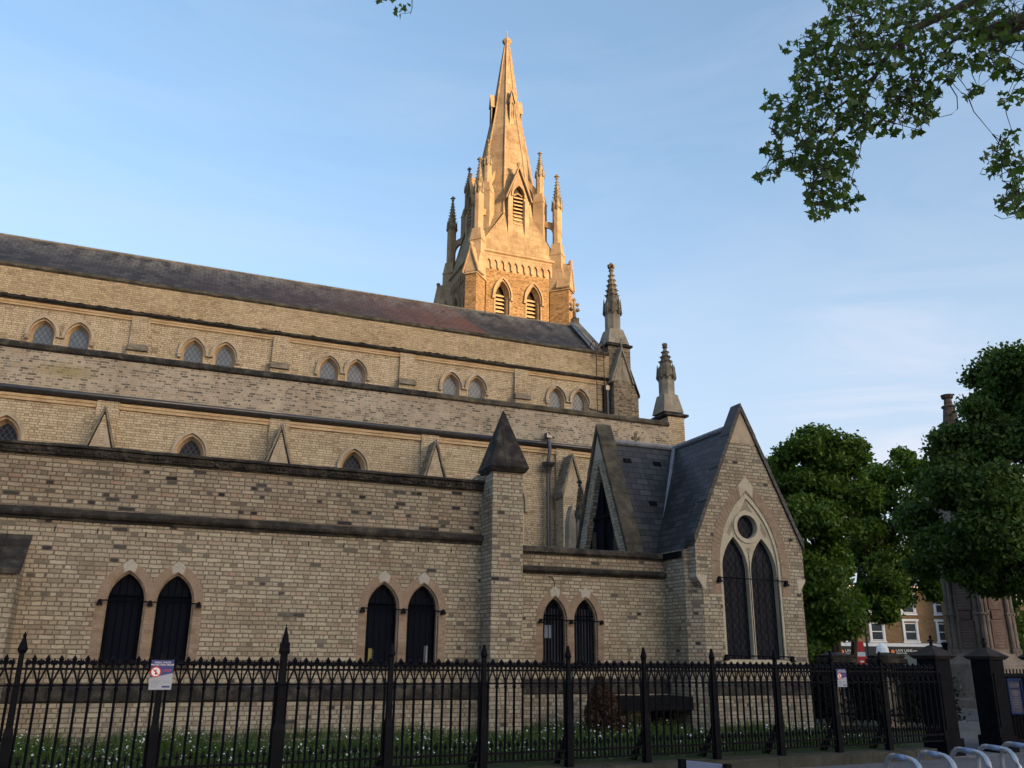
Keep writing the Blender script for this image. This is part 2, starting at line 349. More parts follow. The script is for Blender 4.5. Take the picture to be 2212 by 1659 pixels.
M['cream'] = plain('cream_render', (.66, .60, .48), rough=.7, var=.1)
M['blue'] = plain('blue_print', (.014, .032, .17), rough=.4, var=.05)
M['red'] = plain('red_print', (.55, .03, .03), rough=.45, var=.08)
M['grey_print'] = plain('grey_print', (.30, .33, .39), rough=.4, var=.05)
M['black'] = plain('black_print', (.01, .01, .012), rough=.4, var=.05)
M['shop_green'] = plain('grey_green_paint', (.085, .12, .12), rough=.5, var=.12)
M['shop_dark'] = plain('dark_fascia', (.022, .024, .028), rough=.4, var=.2)
M['orange'] = plain('orange_dot', (.75, .22, .05), rough=.4, var=.05)
M['bark'] = stone('plane_bark', [(.35, (.018, .016, .014)), (.6, (.045, .038, .03))], scale=9, bump=.8)

def slate(name, cols, stainc, hgt=.2, wid=.3, redden=False, top=None, rough=.6):
    m, t, b = newmat(name); uv, pos, sp = wall_uv(t)
    br = nd(t, 'ShaderNodeTexBrick', offset=.5, squash=1); t.links.new(uv, br.inputs['Vector'])
    br.inputs['Scale'].default_value = 1; br.inputs['Brick Width'].default_value = wid; br.inputs['Row Height'].default_value = hgt
    br.inputs['Mortar Size'].default_value = .012; br.inputs['Color1'].default_value = (0, 0, 0, 1); br.inputs['Color2'].default_value = (1, 1, 1, 1); br.inputs['Mortar'].default_value = (0, 0, 0, 1)
    c = ramp(t, br.outputs['Color'], cols)
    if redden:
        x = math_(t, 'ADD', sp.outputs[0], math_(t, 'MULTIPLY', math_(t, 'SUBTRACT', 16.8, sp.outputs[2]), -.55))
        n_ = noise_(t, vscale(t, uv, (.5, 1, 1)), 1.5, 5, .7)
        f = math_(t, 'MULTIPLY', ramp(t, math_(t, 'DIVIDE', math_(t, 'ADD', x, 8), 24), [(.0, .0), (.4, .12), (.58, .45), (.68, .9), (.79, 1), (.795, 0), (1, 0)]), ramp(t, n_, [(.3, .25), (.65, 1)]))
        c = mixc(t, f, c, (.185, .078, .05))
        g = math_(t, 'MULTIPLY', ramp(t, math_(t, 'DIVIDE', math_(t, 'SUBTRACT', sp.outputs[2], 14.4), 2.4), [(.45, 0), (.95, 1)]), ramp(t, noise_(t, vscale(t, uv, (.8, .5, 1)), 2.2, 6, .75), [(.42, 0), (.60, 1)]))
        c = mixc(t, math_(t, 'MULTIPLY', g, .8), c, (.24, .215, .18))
    st = noise_(t, vscale(t, uv, (2.2, .35, 1)), 1.2, 5, .7)
    c = mixc(t, math_(t, 'MULTIPLY', ramp(t, st, [(.5, 0), (.75, 1)]), .5), c, stainc)
    c = mixc(t, math_(t, 'MULTIPLY', br.outputs['Fac'], .7), c, (.012, .011, .011))
    t.links.new(c, b.inputs['Base Color'])
    bp = nd(t, 'ShaderNodeBump'); bp.inputs['Strength'].default_value = .7; bp.inputs['Distance'].default_value = .015
    t.links.new(math_(t, 'SUBTRACT', math_(t, 'MULTIPLY', br.outputs['Color'], .4), br.outputs['Fac']), bp.inputs['Height']); t.links.new(bp.outputs[0], b.inputs['Normal'])
    b.inputs['Roughness'].default_value = rough
    return m
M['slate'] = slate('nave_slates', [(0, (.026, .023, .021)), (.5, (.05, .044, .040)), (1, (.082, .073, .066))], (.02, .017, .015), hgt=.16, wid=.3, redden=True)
M['slate_wing'] = slate('blue_slates', [(0, (.022, .023, .027)), (.5, (.033, .034, .039)), (1, (.05, .051, .057))], (.085, .088, .098), hgt=.15, wid=.34, rough=.5)

def glass(name, base, lattice=True, line=(.22, .24, .26), a=.13, b_=.2, rough=.12, lw=.07, spec=.5):
    m, t, b = newmat(name); uv, pos, sp = wall_uv(t)
    s = nd(t, 'ShaderNodeSeparateXYZ'); t.links.new(uv, s.inputs[0])
    p = math_(t, 'DIVIDE', s.outputs[0], a); q = math_(t, 'DIVIDE', s.outputs[1], b_)
    d1 = math_(t, 'ADD', p, q); d2 = math_(t, 'SUBTRACT', p, q)
    c = base
    if lattice:
        l1 = math_(t, 'LESS_THAN', math_(t, 'FRACT', d1), lw); l2 = math_(t, 'LESS_THAN', math_(t, 'FRACT', d2), lw)
        f = math_(t, 'MAXIMUM', l1, l2); c = mixc(t, f, base, line)
        b.inputs['Roughness'].default_value = rough
        rr = math_(t, 'ADD', math_(t, 'MULTIPLY', f, .5), rough); t.links.new(rr, b.inputs['Roughness'])
        t.links.new(c, b.inputs['Base Color'])
        wn = nd(t, 'ShaderNodeTexWhiteNoise', noise_dimensions='2D'); cb = nd(t, 'ShaderNodeCombineXYZ')
        t.links.new(math_(t, 'FLOOR', d1), cb.inputs[0]); t.links.new(math_(t, 'FLOOR', d2), cb.inputs[1]); t.links.new(cb.outputs[0], wn.inputs['Vector'])
        nm = nd(t, 'ShaderNodeVectorMath', operation='MULTIPLY_ADD'); t.links.new(wn.outputs['Color'], nm.inputs[0]); nm.inputs[1].default_value = (.09, .09, .09)
        g = nd(t, 'ShaderNodeNewGeometry'); sub = nd(t, 'ShaderNodeVectorMath', operation='SUBTRACT'); t.links.new(g.outputs['Normal'], sub.inputs[0]); sub.inputs[1].default_value = (.045, .045, .045)
        t.links.new(sub.outputs[0], nm.inputs[2]); nz = nd(t, 'ShaderNodeVectorMath', operation='NORMALIZE'); t.links.new(nm.outputs[0], nz.inputs[0]); t.links.new(nz.outputs[0], b.inputs['Normal'])
    else:
        b.inputs['Base Color'].default_value = (*base, 1); b.inputs['Roughness'].default_value = rough
    b.inputs['Specular IOR Level'].default_value = spec
    return m
M['glass_lead'] = glass('leaded_glass', (.085, .115, .165), line=(.03, .032, .036), a=.17, b_=.26, rough=.3, lw=.10, spec=.3)
M['glass_dim'] = glass('dark_leaded_glass', (.006, .0085, .016), line=(.03, .034, .042), a=.16, b_=.22, rough=.4, lw=.1, spec=.05)
M['glass_mid'] = glass('aisle_leaded_glass', (.011, .017, .032), line=(.075, .08, .09), a=.15, b_=.22, rough=.35, lw=.11, spec=.06)
M['glass_black'] = glass('dark_window_glass', (.004, .0065, .014), lattice=False, rough=.4, spec=.02)
M['glass_house'] = glass('sash_glass', (.05, .06, .065), lattice=False, rough=.08)

def leafmat(name, c0, c1, trans=.35):
    m, t, b = newmat(name)
    g = t.nodes.new('ShaderNodeNewGeometry')
    c = ramp(t, g.outputs['Random Per Island'], [(0, c0), (1, c1)])
    b.inputs['Roughness'].default_value = .55
    t.links.new(c, b.inputs['Base Color'])
    tr = nd(t, 'ShaderNodeBsdfTranslucent'); t.links.new(mixc(t, 1, c, (1.3, 1.5, .5), 'MULTIPLY'), tr.inputs['Color'])
    ms = nd(t, 'ShaderNodeMixShader'); ms.inputs[0].default_value = trans
    t.links.new(b.outputs[0], ms.inputs[1]); t.links.new(tr.outputs[0], ms.inputs[2])
    t.links.new(ms.outputs[0], t.nodes['Material Output'].inputs[0])
    return m
M['leaf_plane'] = leafmat('plane_leaves', (.028, .052, .013), (.07, .115, .028), .4)
M['leaf_mid'] = leafmat('lime_leaves', (.036, .076, .014), (.105, .175, .03), .35)
M['leaf_dark'] = leafmat('dark_leaves', (.03, .062, .014), (.08, .135, .03), .3)
M['leaf_hedge'] = leafmat('hedge_leaves', (.008, .013, .008), (.018, .026, .014), .1)
M['leaf_brown'] = leafmat('dead_conifer_needles', (.035, .02, .012), (.085, .042, .022), .1)
M['grass'] = leafmat('grass_blades', (.03, .055, .012), (.09, .15, .035), .3)
M['petal'] = plain('daisy_petals', (.7, .7, .66), rough=.6, var=.05)

M['stone_broach'] = stone('mossy_broach_stone', [(.3, (.15, .11, .062)), (.5, (.26, .195, .115)), (.7, (.36, .28, .175))], scale=1.3, bump=.5, blocks=(.8, .35, .012), streak=.3, streak_col=(.09, .07, .035))
M['stone_crocket_grey'] = stone('grey_crocket_stone', [(.3, (.05, .045, .036)), (.5, (.12, .105, .08)), (.7, (.22, .195, .15))], scale=3.5, bump=.5)
M['stone_gablet'] = stone('weathered_gablet_stone', [(.3, (.09, .08, .06)), (.5, (.19, .165, .125)), (.7, (.28, .245, .19))], scale=4, bump=.6)
M['curtain'] = plain('dim_curtain', (.035, .038, .048), rough=.8)  # dim tone of the reflections drawn in the porch windows
M['poster'] = plain('pale_blue_poster', (.12, .16, .24), rough=.6)
M['curtain_brown'] = plain('brown_curtain', (.05, .036, .024), rough=.8)
# ------------------------------------------------------------------ setting: ground
GZ = .28        # churchyard level; the pavement is 0
mb = MB(); mb.box(-900, 900, -900, 900, -1, -.06)
tag(mb.build('ground', M['asphalt']), kind='structure')
FN = Vector((math.sin(R(-5)), math.cos(R(-5)), 0)); FT = Vector((FN.y, -FN.x, 0)); FD = 11.3
def fp(t, d=0, z=0):            # point on the fence line: t along, d behind it
    p = FT*t + FN*(FD+d); return Vector((p.x, p.y, z))
def fquad(mb, t0, t1, d0, d1, z0, z1):
    b = [fp(t0, d0, z0), fp(t1, d0, z0), fp(t1, d1, z0), fp(t0, d1, z0)]
    mb.hexa(b, [Vector((p.x, p.y, z1)) for p in b])
mb = MB(); fquad(mb, -30, 45, -10, -.12, -.05, 0)
tag(mb.build('pavement', M['pave']), kind='structure')
mb = MB(); mb.hexa([fp(-30, .1, -.04), fp(14.0, .1, -.04), fp(14.0, 60, -.04), fp(-30, 60, -.04)], [fp(-30, .1, .2), fp(14.0, .1, .17), fp(14.0, 60, GZ), fp(-30, 60, GZ)])
tag(mb.build('churchyard', M['soil']), kind='structure')
mb = MB(); mb.hexa([fp(14.0, .1, -.04), fp(60, .1, -.04), fp(60, 60, -.04), fp(14.0, 60, -.04)], [fp(14.0, .1, .004), fp(60, .1, .004), fp(60, 60, .24), fp(14.0, 60, .24)])
tag(mb.build('lawn', M['soil']), kind='structure')
mb = MB(); mb.hexa([fp(14.5, -.1, -.03), fp(18.6, -.1, -.03), fp(34, 10.5, -.03), fp(28.2, 10.5, -.03)], [fp(14.5, -.1, .012), fp(18.6, -.1, .012), fp(34, 10.5, .06), fp(28.2, 10.5, .06)])
tag(mb.build('path', M['pave']), kind='structure')

# ------------------------------------------------------------------ the church
church = empty('church', (6, 20, 0), 'large pale brick Gothic church with stepped parapets, slate roof and a sunlit stone spire', 'church')
COFF = Vector((-6, -20, 0))     # parts are drawn in world coordinates under an origin at the church
def P(mb, name, mat, parent=None, smooth=False, loc=None):
    o = mb.build(name, mat, church if parent is None else parent, smooth=smooth)
    o.location = COFF if parent is None else (0, 0, 0)
    if loc is not None: o.location = COFF+Vector(loc) if parent is None else Vector(loc)
    return o
def plabel(o, s): o['label'] = s; return o

AW, LW_ = 16.7, 17.1
PX0, PX1 = 6.10, 6.76           # the square pier
# --- annex (vestry) main wall
W1 = [(-.38, .29), (.41, .29), (4.13, .29), (4.92, .29), (-4.90, .29), (-4.11, .29)]
mb = MB()
holes = [arch(c, h+.03, 2.47, .51, 1.36) for c, h in W1]
mb.plate([(-14, 1.12), (PX0+.1, 1.12), (PX0+.1, 3.80), (-14, 3.80)], [hh[::-1] for hh in holes], AW, AW+.45, back=False)
P(mb, 'vestry_wall', M['brick_annex'])
mb = MB(); mb.box(-14, PX0+.1, AW-.01, AW+.4, 3.98, 4.88)
P(mb, 'vestry_parapet', M['brick_annex_top'])
# sooty half-round string course and coping with carved band
def moulding(mb, x0, x1, y, prof):    # profile of (projection, z) run along x
    n = len(prof); vs = []; fs = []; k = max(1, int((x1-x0)/.48)); rg = random.Random(int(x0*100+y*37+prof[0][1]*911))
    for i in range(k+1):
        x = x0+(x1-x0)*i/k; dz, dp = rg.gauss(0, .0035), rg.gauss(0, .003)
        vs += [(x, y-p-(dp+rg.gauss(0, .0025) if p > .005 else 0), z+(dz+rg.gauss(0, .002) if p > .005 else 0)) for p, z in prof]
    for j in range(k):
        for i in range(n-1): fs.append((j*n+i+n, j*n+i+1+n, j*n+i+1, j*n+i)[::1] if False else (j*n+i, j*n+i+1, (j+1)*n+i+1, (j+1)*n+i)[::-1])
    fs += [tuple(range(n)), tuple(range((k+1)*n-1, k*n-1, -1))]
    mb.add(vs, fs)
half = [(-.02, 3.77), (.03, 3.775), (.035, 3.81), (.10, 3.84), (.125, 3.885), (.115, 3.93), (.075, 3.965), (.02, 3.985), (-.02, 4.0)]
mb = MB(); moulding(mb, -14, PX0+.02, AW, half); P(mb, 'string_course', M['stone_dark'])
mb = MB(); moulding(mb, -14, PX0+.02, AW, [(-.02, 4.86), (.03, 4.865), (.04, 4.89), (.085, 4.90), (.09, 5.02), (.14, 5.03), (.14, 5.075), (.05, 5.10), (-.45, 5.12), (-.45, 4.86)])
for k in range(150):              # running carved foliage in the hollow of the coping
    x = -6.2+k*.082+random.uniform(-.02, .02); z = 4.96+random.uniform(-.025, .025); r = random.uniform(.024, .042)
    mb.stack(x, AW-.09, [(r*.5, z-r), (r, z-.3*r), (r*.8, z+.4*r), (r*.2, z+r)], 5, random.random()*3)
P(mb, 'coping', M['stone_dark'])
# plinth
def plinth(mb, x0, x1, y, zt, zb, pr=.14):
    moulding(mb, x0, x1, y, [(-.02, zt+.02), (.0, zt), (pr, zt-.10), (pr, zb), (pr-.05, zb-.03), (-.02, zb-.03)][::-1])
mb = MB(); plinth(mb, -14, 6.92, AW, 1.13, .86); P(mb, 'plinth', M['stone_dark'])
mb = MB(); mb.box(-14, 6.90, AW-.09, AW+.3, -.1, .84); P(mb, 'base_wall', M['brick_annex'])
# far buttress with sloping cap
mb = MB(); mb.box(-2.72, -2.0, 16.02, AW+.05, -.1, 2.80)
mb.extr([(-2.0, 16.02, 2.8), (-2.0, AW-.005, 2.8), (-2.0, AW-.005, 3.42)], (-.72, 0, 0)); P(mb, 'buttress', M['brick_annex'])
mb = MB()
for k in range(3):
    a0, a1 = k/3, (k+1)/3; y0 = 15.95+(.75)*a0; y1 = 15.95+.75*a1; z0 = 2.80+.66*a0; z1 = 2.80+.66*a1
    mb.extr([(-1.96, y0-.03, z0), (-1.96, y1+.02, z1-.015), (-1.96, y1+.02, z1+.06), (-1.96, y0-.03, z0+.075)], (-.80, 0, 0))
P(mb, 'buttress_cap', M['stone_dark'])
# weep slots
slot = None
for zx, zy in ((355,110),(633,125),(946,145),(1283,165),(1526,180),(1763,190),(2000,205),(2229,215),(2457,230),(2712,240),(2924,248)):
    p = onY(zx/3, 1106+zy/3, AW)
    if slot is None:
        mb = MB(); mb.box(-.012, .012, -.004, .05, -.045, .045); slot = P(mb, 'weep_slot', M['black'], loc=(p.x, p.y, p.z))
    else: dup(slot, None, COFF+p)
# vestry windows
def annex_window(cx, hw, y, spring, rise, sill, tag_=None, reflections=False, sc=1.0):
    n = 9
    inner = arch(0, hw+.035, 0, rise+.045, sill-spring, n); outer = arch(0, hw+.175, 0, rise+.21, sill-spring, n)
    mb = MB()
    g0 = arch(0, hw+.05, 0, rise+.06, sill-spring, n)
    mb.prism(g0[::-1], .20, .26); glass_ = P(mb, 'lancet_window', M['glass_black'], loc=(cx, y, spring))
    # surround: jambs of flush rubbed brick, voussoirs, keystone
    mb = MB()
    mb.ring(inner, outer, -.004, .02); P(mb, 'brick_surround', M['rubbed'], glass_)
    mb = MB(); i2 = arch(0, hw, 0, rise, sill-spring, n); mb.ring(i2, inner, .05, .24); P(mb, 'reveal', M['rubbed'], glass_)
    mb = MB(); N_ = 15
    ia = arch(0, hw+.03, 0, rise+.04, 0, N_)[1:-1]; oa = arch(0, hw+.18, 0, rise+.215, 0, N_)[1:-1]
    for i in range(len(ia)-1):
        a, b, c, d = Vector(ia[i]), Vector(ia[i+1]), Vector(oa[i+1]), Vector(oa[i])
        a2, b2, c2, d2 = a.lerp(b, .04), b.lerp(a, .04), c.lerp(d, .04), d.lerp(c, .04)
        mb.prism([tuple(q) for q in (a2, d2, c2, b2)][::-1], -.010, .05)
    P(mb, 'arch_bricks', M['voussoir'], glass_)
    mb = MB(); k = N_-1
    mb.prism([(-.085, rise+.012), (0, rise+.055), (.085, rise+.012), (.12, rise+.15), (.0, rise+.245), (-.12, rise+.15)], -.016, .045); P(mb, 'keystone', M['stone_pale'], glass_)
    # iron grille
    mb = MB()
    for k in range(5):
        x = -hw+2*hw*(k+.5)/5; top = rise*math.sqrt(max(0, 1-(abs(x)/hw)**1.6))*.92
        mb.tube([(x, .12, sill-spring+.02), (x, .12, top)], .008, 4)
    mb.tube([(-hw, .12, .03), (hw, .12, .03)], .012, 4); mb.tube([(-hw, .13, .10), (hw, .13, .10)], .014, 4)
    mb.tube([(-hw+.01, .14, sill-spring), (-hw+.01, .14, .0)], .014, 4); mb.tube([(hw-.01, .14, sill-spring), (hw-.01, .14, .0)], .014, 4)
    P(mb, 'grille', M['iron'], glass_)
    mb = MB(); mb.prism([(-hw-.06, sill-spring-.02), (hw+.06, sill-spring-.02), (hw+.06, sill-spring+.05), (-hw-.06, sill-spring+.05)], -.06, .22); P(mb, 'sill', M['stone_dark'], glass_)
    if reflections:  # vertical reflections in the glass, drawn as thin dim tubes
        mb = MB()
        for k in range(7):
            x = -hw*.85+2*hw*.85*k/6; mb.tube([(x, .18, sill-spring+.1), (x, .18, .24)], .017, 6)
        P(mb, 'curtain', M['curtain'], glass_)
    return glass_
for i, (c, h) in enumerate(W1[:4]): annex_window(c, h, AW-.003*(i % 2), 2.47, .47, 1.38)
for (a, b) in ((-.38, .41), (4.13, 4.92)):
    mb = MB(); mb.tube([(a-.42, AW-.07, 2.475), (b+.42, AW-.07, 2.455)], .012, 5)
    for x in (a-.40, (a+b)/2, b+.40): mb.stack(x, AW-.05, [(.05, 2.40), (.035, 2.44), (.02, 2.49)], 4)
    P(mb, 'tie_bar', M['iron'])
# things standing on the second window's sill inside
w_ = [o for o in church.children if o.name.startswith('lancet_window')]
mb = MB(); mb.box(-.2, -.13, .15, .18, -1.05, -.72); mb.mi = 1; mb.box(-.12, -.10, .15, .18, -1.05, -.74); P(mb, 'candle_box', [plain('ochre_card', (.18, .16, .04)), M['grey_print']], w_[2])
mb = MB(); mb.box(.10, .17, .15, .18, -1.05, -.66); P(mb, 'sill_box', M['lead'], w_[3])
# air bricks low down
for (px, py, vert) in ((250, 1586, 0), (868, 1576, 1)):
    p = onY(px, py, AW-.09); mb = MB()
    for k in range(6):
        if vert: mb.box(p.x-.12, p.x+.12, p.y-.012, p.y+.02, p.z-.17+k*.06, p.z-.14+k*.06)
        else: mb.box(p.x-.13+k*.045, p.x-.105+k*.045, p.y-.012, p.y+.02, p.z-.13, p.z+.13)
    P(mb, 'air_brick', M['stone_hood'] if vert else M['stone_mon'])
# --- pier with pyramid cap
mb = MB(); mb.box(PX0, PX1, 16.1, 17.35, -.1, 5.27); P(mb, 'pier', M['brick_annex'])
mb = MB(); mb.hexa([(PX0-.02, 16.02, 5.2), (PX1+.02, 16.02, 5.2), (PX1+.02, 16.72, 5.2), (PX0-.02, 16.72, 5.2)], [(PX0-.09, 15.95, 5.29), (PX1+.07, 15.95, 5.29), (PX1+.07, 16.78, 5.29), (PX0-.09, 16.78, 5.29)])
mb.hexa([(PX0-.09, 15.95, 5.292), (PX1+.07, 15.95, 5.292), (PX1+.07, 16.78, 5.292), (PX0-.09, 16.78, 5.292)], [(6.40, 16.36, 6.56), (6.42, 16.36, 6.56), (6.42, 16.38, 6.56), (6.40, 16.38, 6.56)])
P(mb, 'pyramid_cap', M['stone_dark'])
# --- low range right of the pier
W3 = [(7.92, .25), (8.64, .25)]
mb = MB(); mb.plate([(PX1-.1, 1.2), (11.0, 1.2), (11.0, 3.42), (PX1-.1, 3.42)], [arch(c, h+.03, 2.37, .48, 1.40)[::-1] for c, h in W3], LW_, LW_+.4, back=False); P(mb, 'porch_wall', M['brick_annex'])
mb = MB(); mb.box(PX1-.1, 11.0, LW_-.006, LW_+.35, 3.46, 3.74); P(mb, 'porch_parapet', M['brick_annex_top'])
mb = MB(); moulding(mb, PX1-.02, 10.92, LW_, [(p, 3.30+(z-3.77)*.75) for p, z in half]); P(mb, 'string_course', M['stone_dark'])
mb = MB(); moulding(mb, PX1-.02, 10.92, LW_, [(-.02, 3.71), (.03, 3.715), (.05, 3.74), (.10, 3.76), (.10, 3.84), (.05, 3.88), (-.4, 3.89), (-.4, 3.71)]); P(mb, 'coping', M['stone_dark'])
mb = MB(); plinth(mb, PX1-.05, 11.0, LW_, 1.20, .93, .10); P(mb, 'plinth', M['stone_dark'])
mb = MB(); mb.box(PX1-.05, 11.0, LW_-.06, LW_+.3, -.1, .91); P(mb, 'base_wall', M['brick_annex'])
for i, (c, h) in enumerate(W3): annex_window(c, h, LW_-.003*(i % 2), 2.37, .45, 1.42, reflections=1+i)
mb = MB(); mb.tube([(7.55, LW_-.07, 2.375), (9.02, LW_-.07, 2.36)], .012, 5)
for x in (7.57, 8.28, 9.0): mb.stack(x, LW_-.05, [(.045, 2.30), (.03, 2.34), (.018, 2.385)], 4)
P(mb, 'tie_bar', M['iron'])
mb = MB(); pts = [onY(737.3+x/3, 1106+y/3, LW_-.01) for x, y in ((1345,418),(1372,430),(1383,470),(1378,510),(1398,545))]
mb.tube(pts, .008, 5); P(mb, 'cable', M['stone_dark'])
mb = MB(); mb.box(-.17, -.02, .155, .165, -.36, -.10); o = P(mb, 'window_poster', M['poster'], [c for c in church.children if c.name.startswith('lancet_window')][4])
# flat roofs
mb = MB(); mb.box(-14, PX0+.05, AW+.42, 27.2, 4.3, 4.5); mb.box(PX1, 9.8, LW_+.36, 27.2, 3.2, 3.4); P(mb, 'flat_roof', M['lead'])

# --- chapel gable (front), axis X = 12.16
GX, GY = 12.16, 16.0
KL, KR = 10.74, 13.60
mb = MB()
outerW = arch(GX, .80, 3.55, 1.66, 1.58, 12)
mb.plate([(10.89, 1.18), (13.47, 1.18), (13.47, 3.06), (KR, 3.30), (KR, 4.02), (GX, 7.10), (KL, 4.02), (KL, 3.30), (10.89, 3.06)], [outerW[::-1]], GY, GY+.5, back=False)
# chamfered corners and left flank
mb.add([(10.89, GY, -.1), (10.62, GY+.27, -.1), (10.62, GY+.27, 3.06), (10.89, GY, 3.06)], [(0, 3, 2, 1)])
mb.add([(13.47, GY, -.1), (13.74, GY+.27, -.1), (13.74, GY+.27, 3.06), (13.47, GY, 3.06)], [(0, 1, 2, 3)])
mb.box(10.62, 10.95, GY+.27, 20, -.1, 3.9); mb.box(13.4, 13.74, GY+.27, 20, -.1, 3.9)
mb.box(KL+.004, KL+.2, GY+.5, GY+1.0, 3.3, 3.98)
P(mb, 'chapel_gable', M['brick_annex'])
mb = MB()
for s, x0, x1 in ((1, KL, 10.89), (-1, KR, 13.47)):
    mb.extr([(x0-.01*s, GY-.006, 3.30), (x1+.06*s, GY-.006, 3.02), (x1+.10*s, GY-.006, 3.34), (x0-.01*s, GY-.006, 3.36)][::s], (0, .42, 0))
P(mb, 'corbel_stone', M['stone_tracery'])
mb = MB(); mb.prism([(GX-.36, 6.34), (GX+.36, 6.34), (GX, 7.13)], GY-.005, GY+.2); P(mb, 'gable_apex_stone', M['stone_hood'])
# gable coping
mb = MB()
for s in (-1, 1):
    hw = (GX-KL+.03) if s < 0 else (KR-GX+.03)
    for k in range(4):
        a0, a1 = k/4, (k+1)/4
        def pt(a, e): return (GX+s*hw*(1-a), 3.98+3.16*a+e)
        q = [pt(a0, -.005), pt(a1, -.005), pt(a1, .17), pt(a0, .20)]
        mb.prism(q if s > 0 else q[::-1], GY-.05+.0015*k, GY+.33)
P(mb, 'gable_coping', M['slate_wing'])
# chapel plinth
mb = MB(); plinth(mb, 10.88, 13.48, GY, 1.19, .92, .08); P(mb, 'plinth', M['stone_dark'])
mb = MB(); mb.box(10.9, 13.46, GY-.05, GY+.3, -.1, .90); P(mb, 'base_wall', M['brick_annex'])
# tracery
mb = MB()
oc = circ(12.155, 4.45, .265)
la = arch(GX-.378, .343, 3.45, .76, 1.62, 10); lb = arch(GX+.378, .343, 3.45, .76, 1.62, 10)
sp1 = [(12.16, 5.05), (11.98, 4.77), (12.16, 4.82), (12.34, 4.77)]
sp2 = [(11.62, 4.30), (11.77, 4.56), (11.80, 4.42), (11.68, 4.22)]; sp3 = [(2*12.158-x, z) for x, z in sp2[::-1]]
sp4 = [(12.10, 3.98), (12.22, 3.98), (12.16, 3.72)]
fr = arch(GX, .795, 3.55, 1.655, 1.60, 12)
mb.plate(fr, [oc, la[::-1], lb[::-1]], GY+.05, GY+.17, back=False)
tr = P(mb, 'tracery_window', M['stone_tracery'])
mb = MB(); mb.ring(circ(12.155, 4.44, .27)+[circ(12.155, 4.44, .27)[0]], circ(12.155, 4.44, .36)+[circ(12.155, 4.44, .36)[0]], GY+.02, GY+.06)
mb.ring(arch(GX, .74, 3.55, 1.53, 1.62, 12), arch(GX, .81, 3.55, 1.67, 1.62, 12), GY+.012, GY+.06); P(mb, 'roll_moulding', M['stone_tracery'], tr)
for q in (sp1, sp2, sp3, sp4): mb = MB(); mb.prism(q, GY+.046, GY+.06); P(mb, 'spandrel', M['stone_turret'], tr)
mb = MB(); mb.prism(fr[::-1], GY+.18, GY+.22); P(mb, 'leaded_glass', M['glass_dim'], tr)
mb = MB()
for k in range(8):
    x = 11.52+k*.181; mb.tube([(x, GY-.08, 1.62), (x, GY-.08, 3.05+(.75 if k not in (0, 7) else .3))], .009, 5)
mb.tube([(11.26, GY-.09, 3.30), (13.06, GY-.09, 3.28)], .013, 5); mb.tube([(11.32, GY-.09, 1.70), (13.06, GY-.09, 1.68)], .013, 5)
for x, z in ((11.28, 3.30), (13.04, 3.28), (11.34, 1.70), (13.04, 1.68)): mb.stack(x, GY-.05, [(.055, z-.10), (.035, z-.05), (.02, z+.02)], 4)
P(mb, 'window_bars', M['iron'], tr)
mb = MB(); mb.prism([(11.3, 1.5), (13.02, 1.5), (13.0, 1.60), (11.32, 1.60)], GY-.04, GY+.3); P(mb, 'sill', M['stone_tracery'], tr)
mb = MB(); N_ = 22
ia = arch(GX, .815, 3.55, 1.68, 3.1, N_); oa = arch(GX, 1.03, 3.55, 1.95, 3.1, N_)
ia = [(ia[0][0], 2.95), (ia[0][0], 3.15), (ia[0][0], 3.35)]+ia[1:-1]+[(ia[-1][0], 3.35), (ia[-1][0], 3.15), (ia[-1][0], 2.95)]
oa = [(oa[0][0], 2.95), (oa[0][0], 3.15), (oa[0][0], 3.35)]+oa[1:-1]+[(oa[-1][0], 3.35), (oa[-1][0], 3.15), (oa[-1][0], 2.95)]
for i in range(len(ia)-1):
    a, b, c, d = Vector(ia[i]), Vector(ia[i+1]), Vector(oa[i+1]), Vector(oa[i])
    a2, b2, c2, d2 = a.lerp(b, .05), b.lerp(a, .05), c.lerp(d, .05), d.lerp(c, .05)
    mb.prism([tuple(q) for q in (a2, d2, c2, b2)][::-1], GY-.008, GY+.05)
P(mb, 'arch_bricks', M['voussoir'], tr)
mb = MB(); mb.prism([(GX-.16, 5.10), (GX, 5.27), (GX+.16, 5.10), (GX+.20, 5.36), (GX, 5.58), (GX-.20, 5.36)], GY-.014, GY+.04); P(mb, 'keystone', M['stone_tracery'], tr)
# --- chapel roofs: front gable roof running back, wing roof running along X
WX, WY, WZ = 9.92, 18.82, 6.82
mb = MB(); th = .06
def slope(mb, a, b, c, d, n): mb.extr([a, b, c, d], Vector(n)*th)
# left and right slopes of the front gable roof (eaves overhang)
mb.add([(GX, GY+.3, 6.84), (GX, 21.5, 6.84), (10.64, 21.5, 3.86), (10.64, GY+.3, 3.86), (GX, GY+.3, 6.76), (GX, 21.5, 6.76), (10.72, 21.5, 3.80), (10.72, GY+.3, 3.80)],
       [(0, 1, 2, 3), (7, 6, 5, 4), (3, 2, 6, 7), (0, 3, 7, 4)])
mb.add([(GX, GY+.3, 6.84), (GX, 21.5, 6.84), (13.72, 21.5, 3.86), (13.72, GY+.3, 3.86)], [(3, 2, 1, 0)])
# wing roof near and far slopes
mb.add([(WX+.28, WY, 6.82), (GX, WY, 6.82), (GX, WY-1.34, 3.88), (WX+.28, WY-1.34, 3.88)], [(0, 3, 2, 1)])
mb.add([(WX+.28, WY, 6.82), (GX, WY, 6.82), (GX, WY+1.34, 3.88), (WX+.28, WY+1.34, 3.88)], [(0, 1, 2, 3)])
rf = P(mb, 'chapel_roof', M['slate_wing'])
mb = MB(); mb.tube([(WX+.3, WY, 6.83), (GX, WY, 6.83)], .075, 8); mb.tube([(GX, GY+.32, 6.84), (GX, 21, 6.84)], .075, 8)
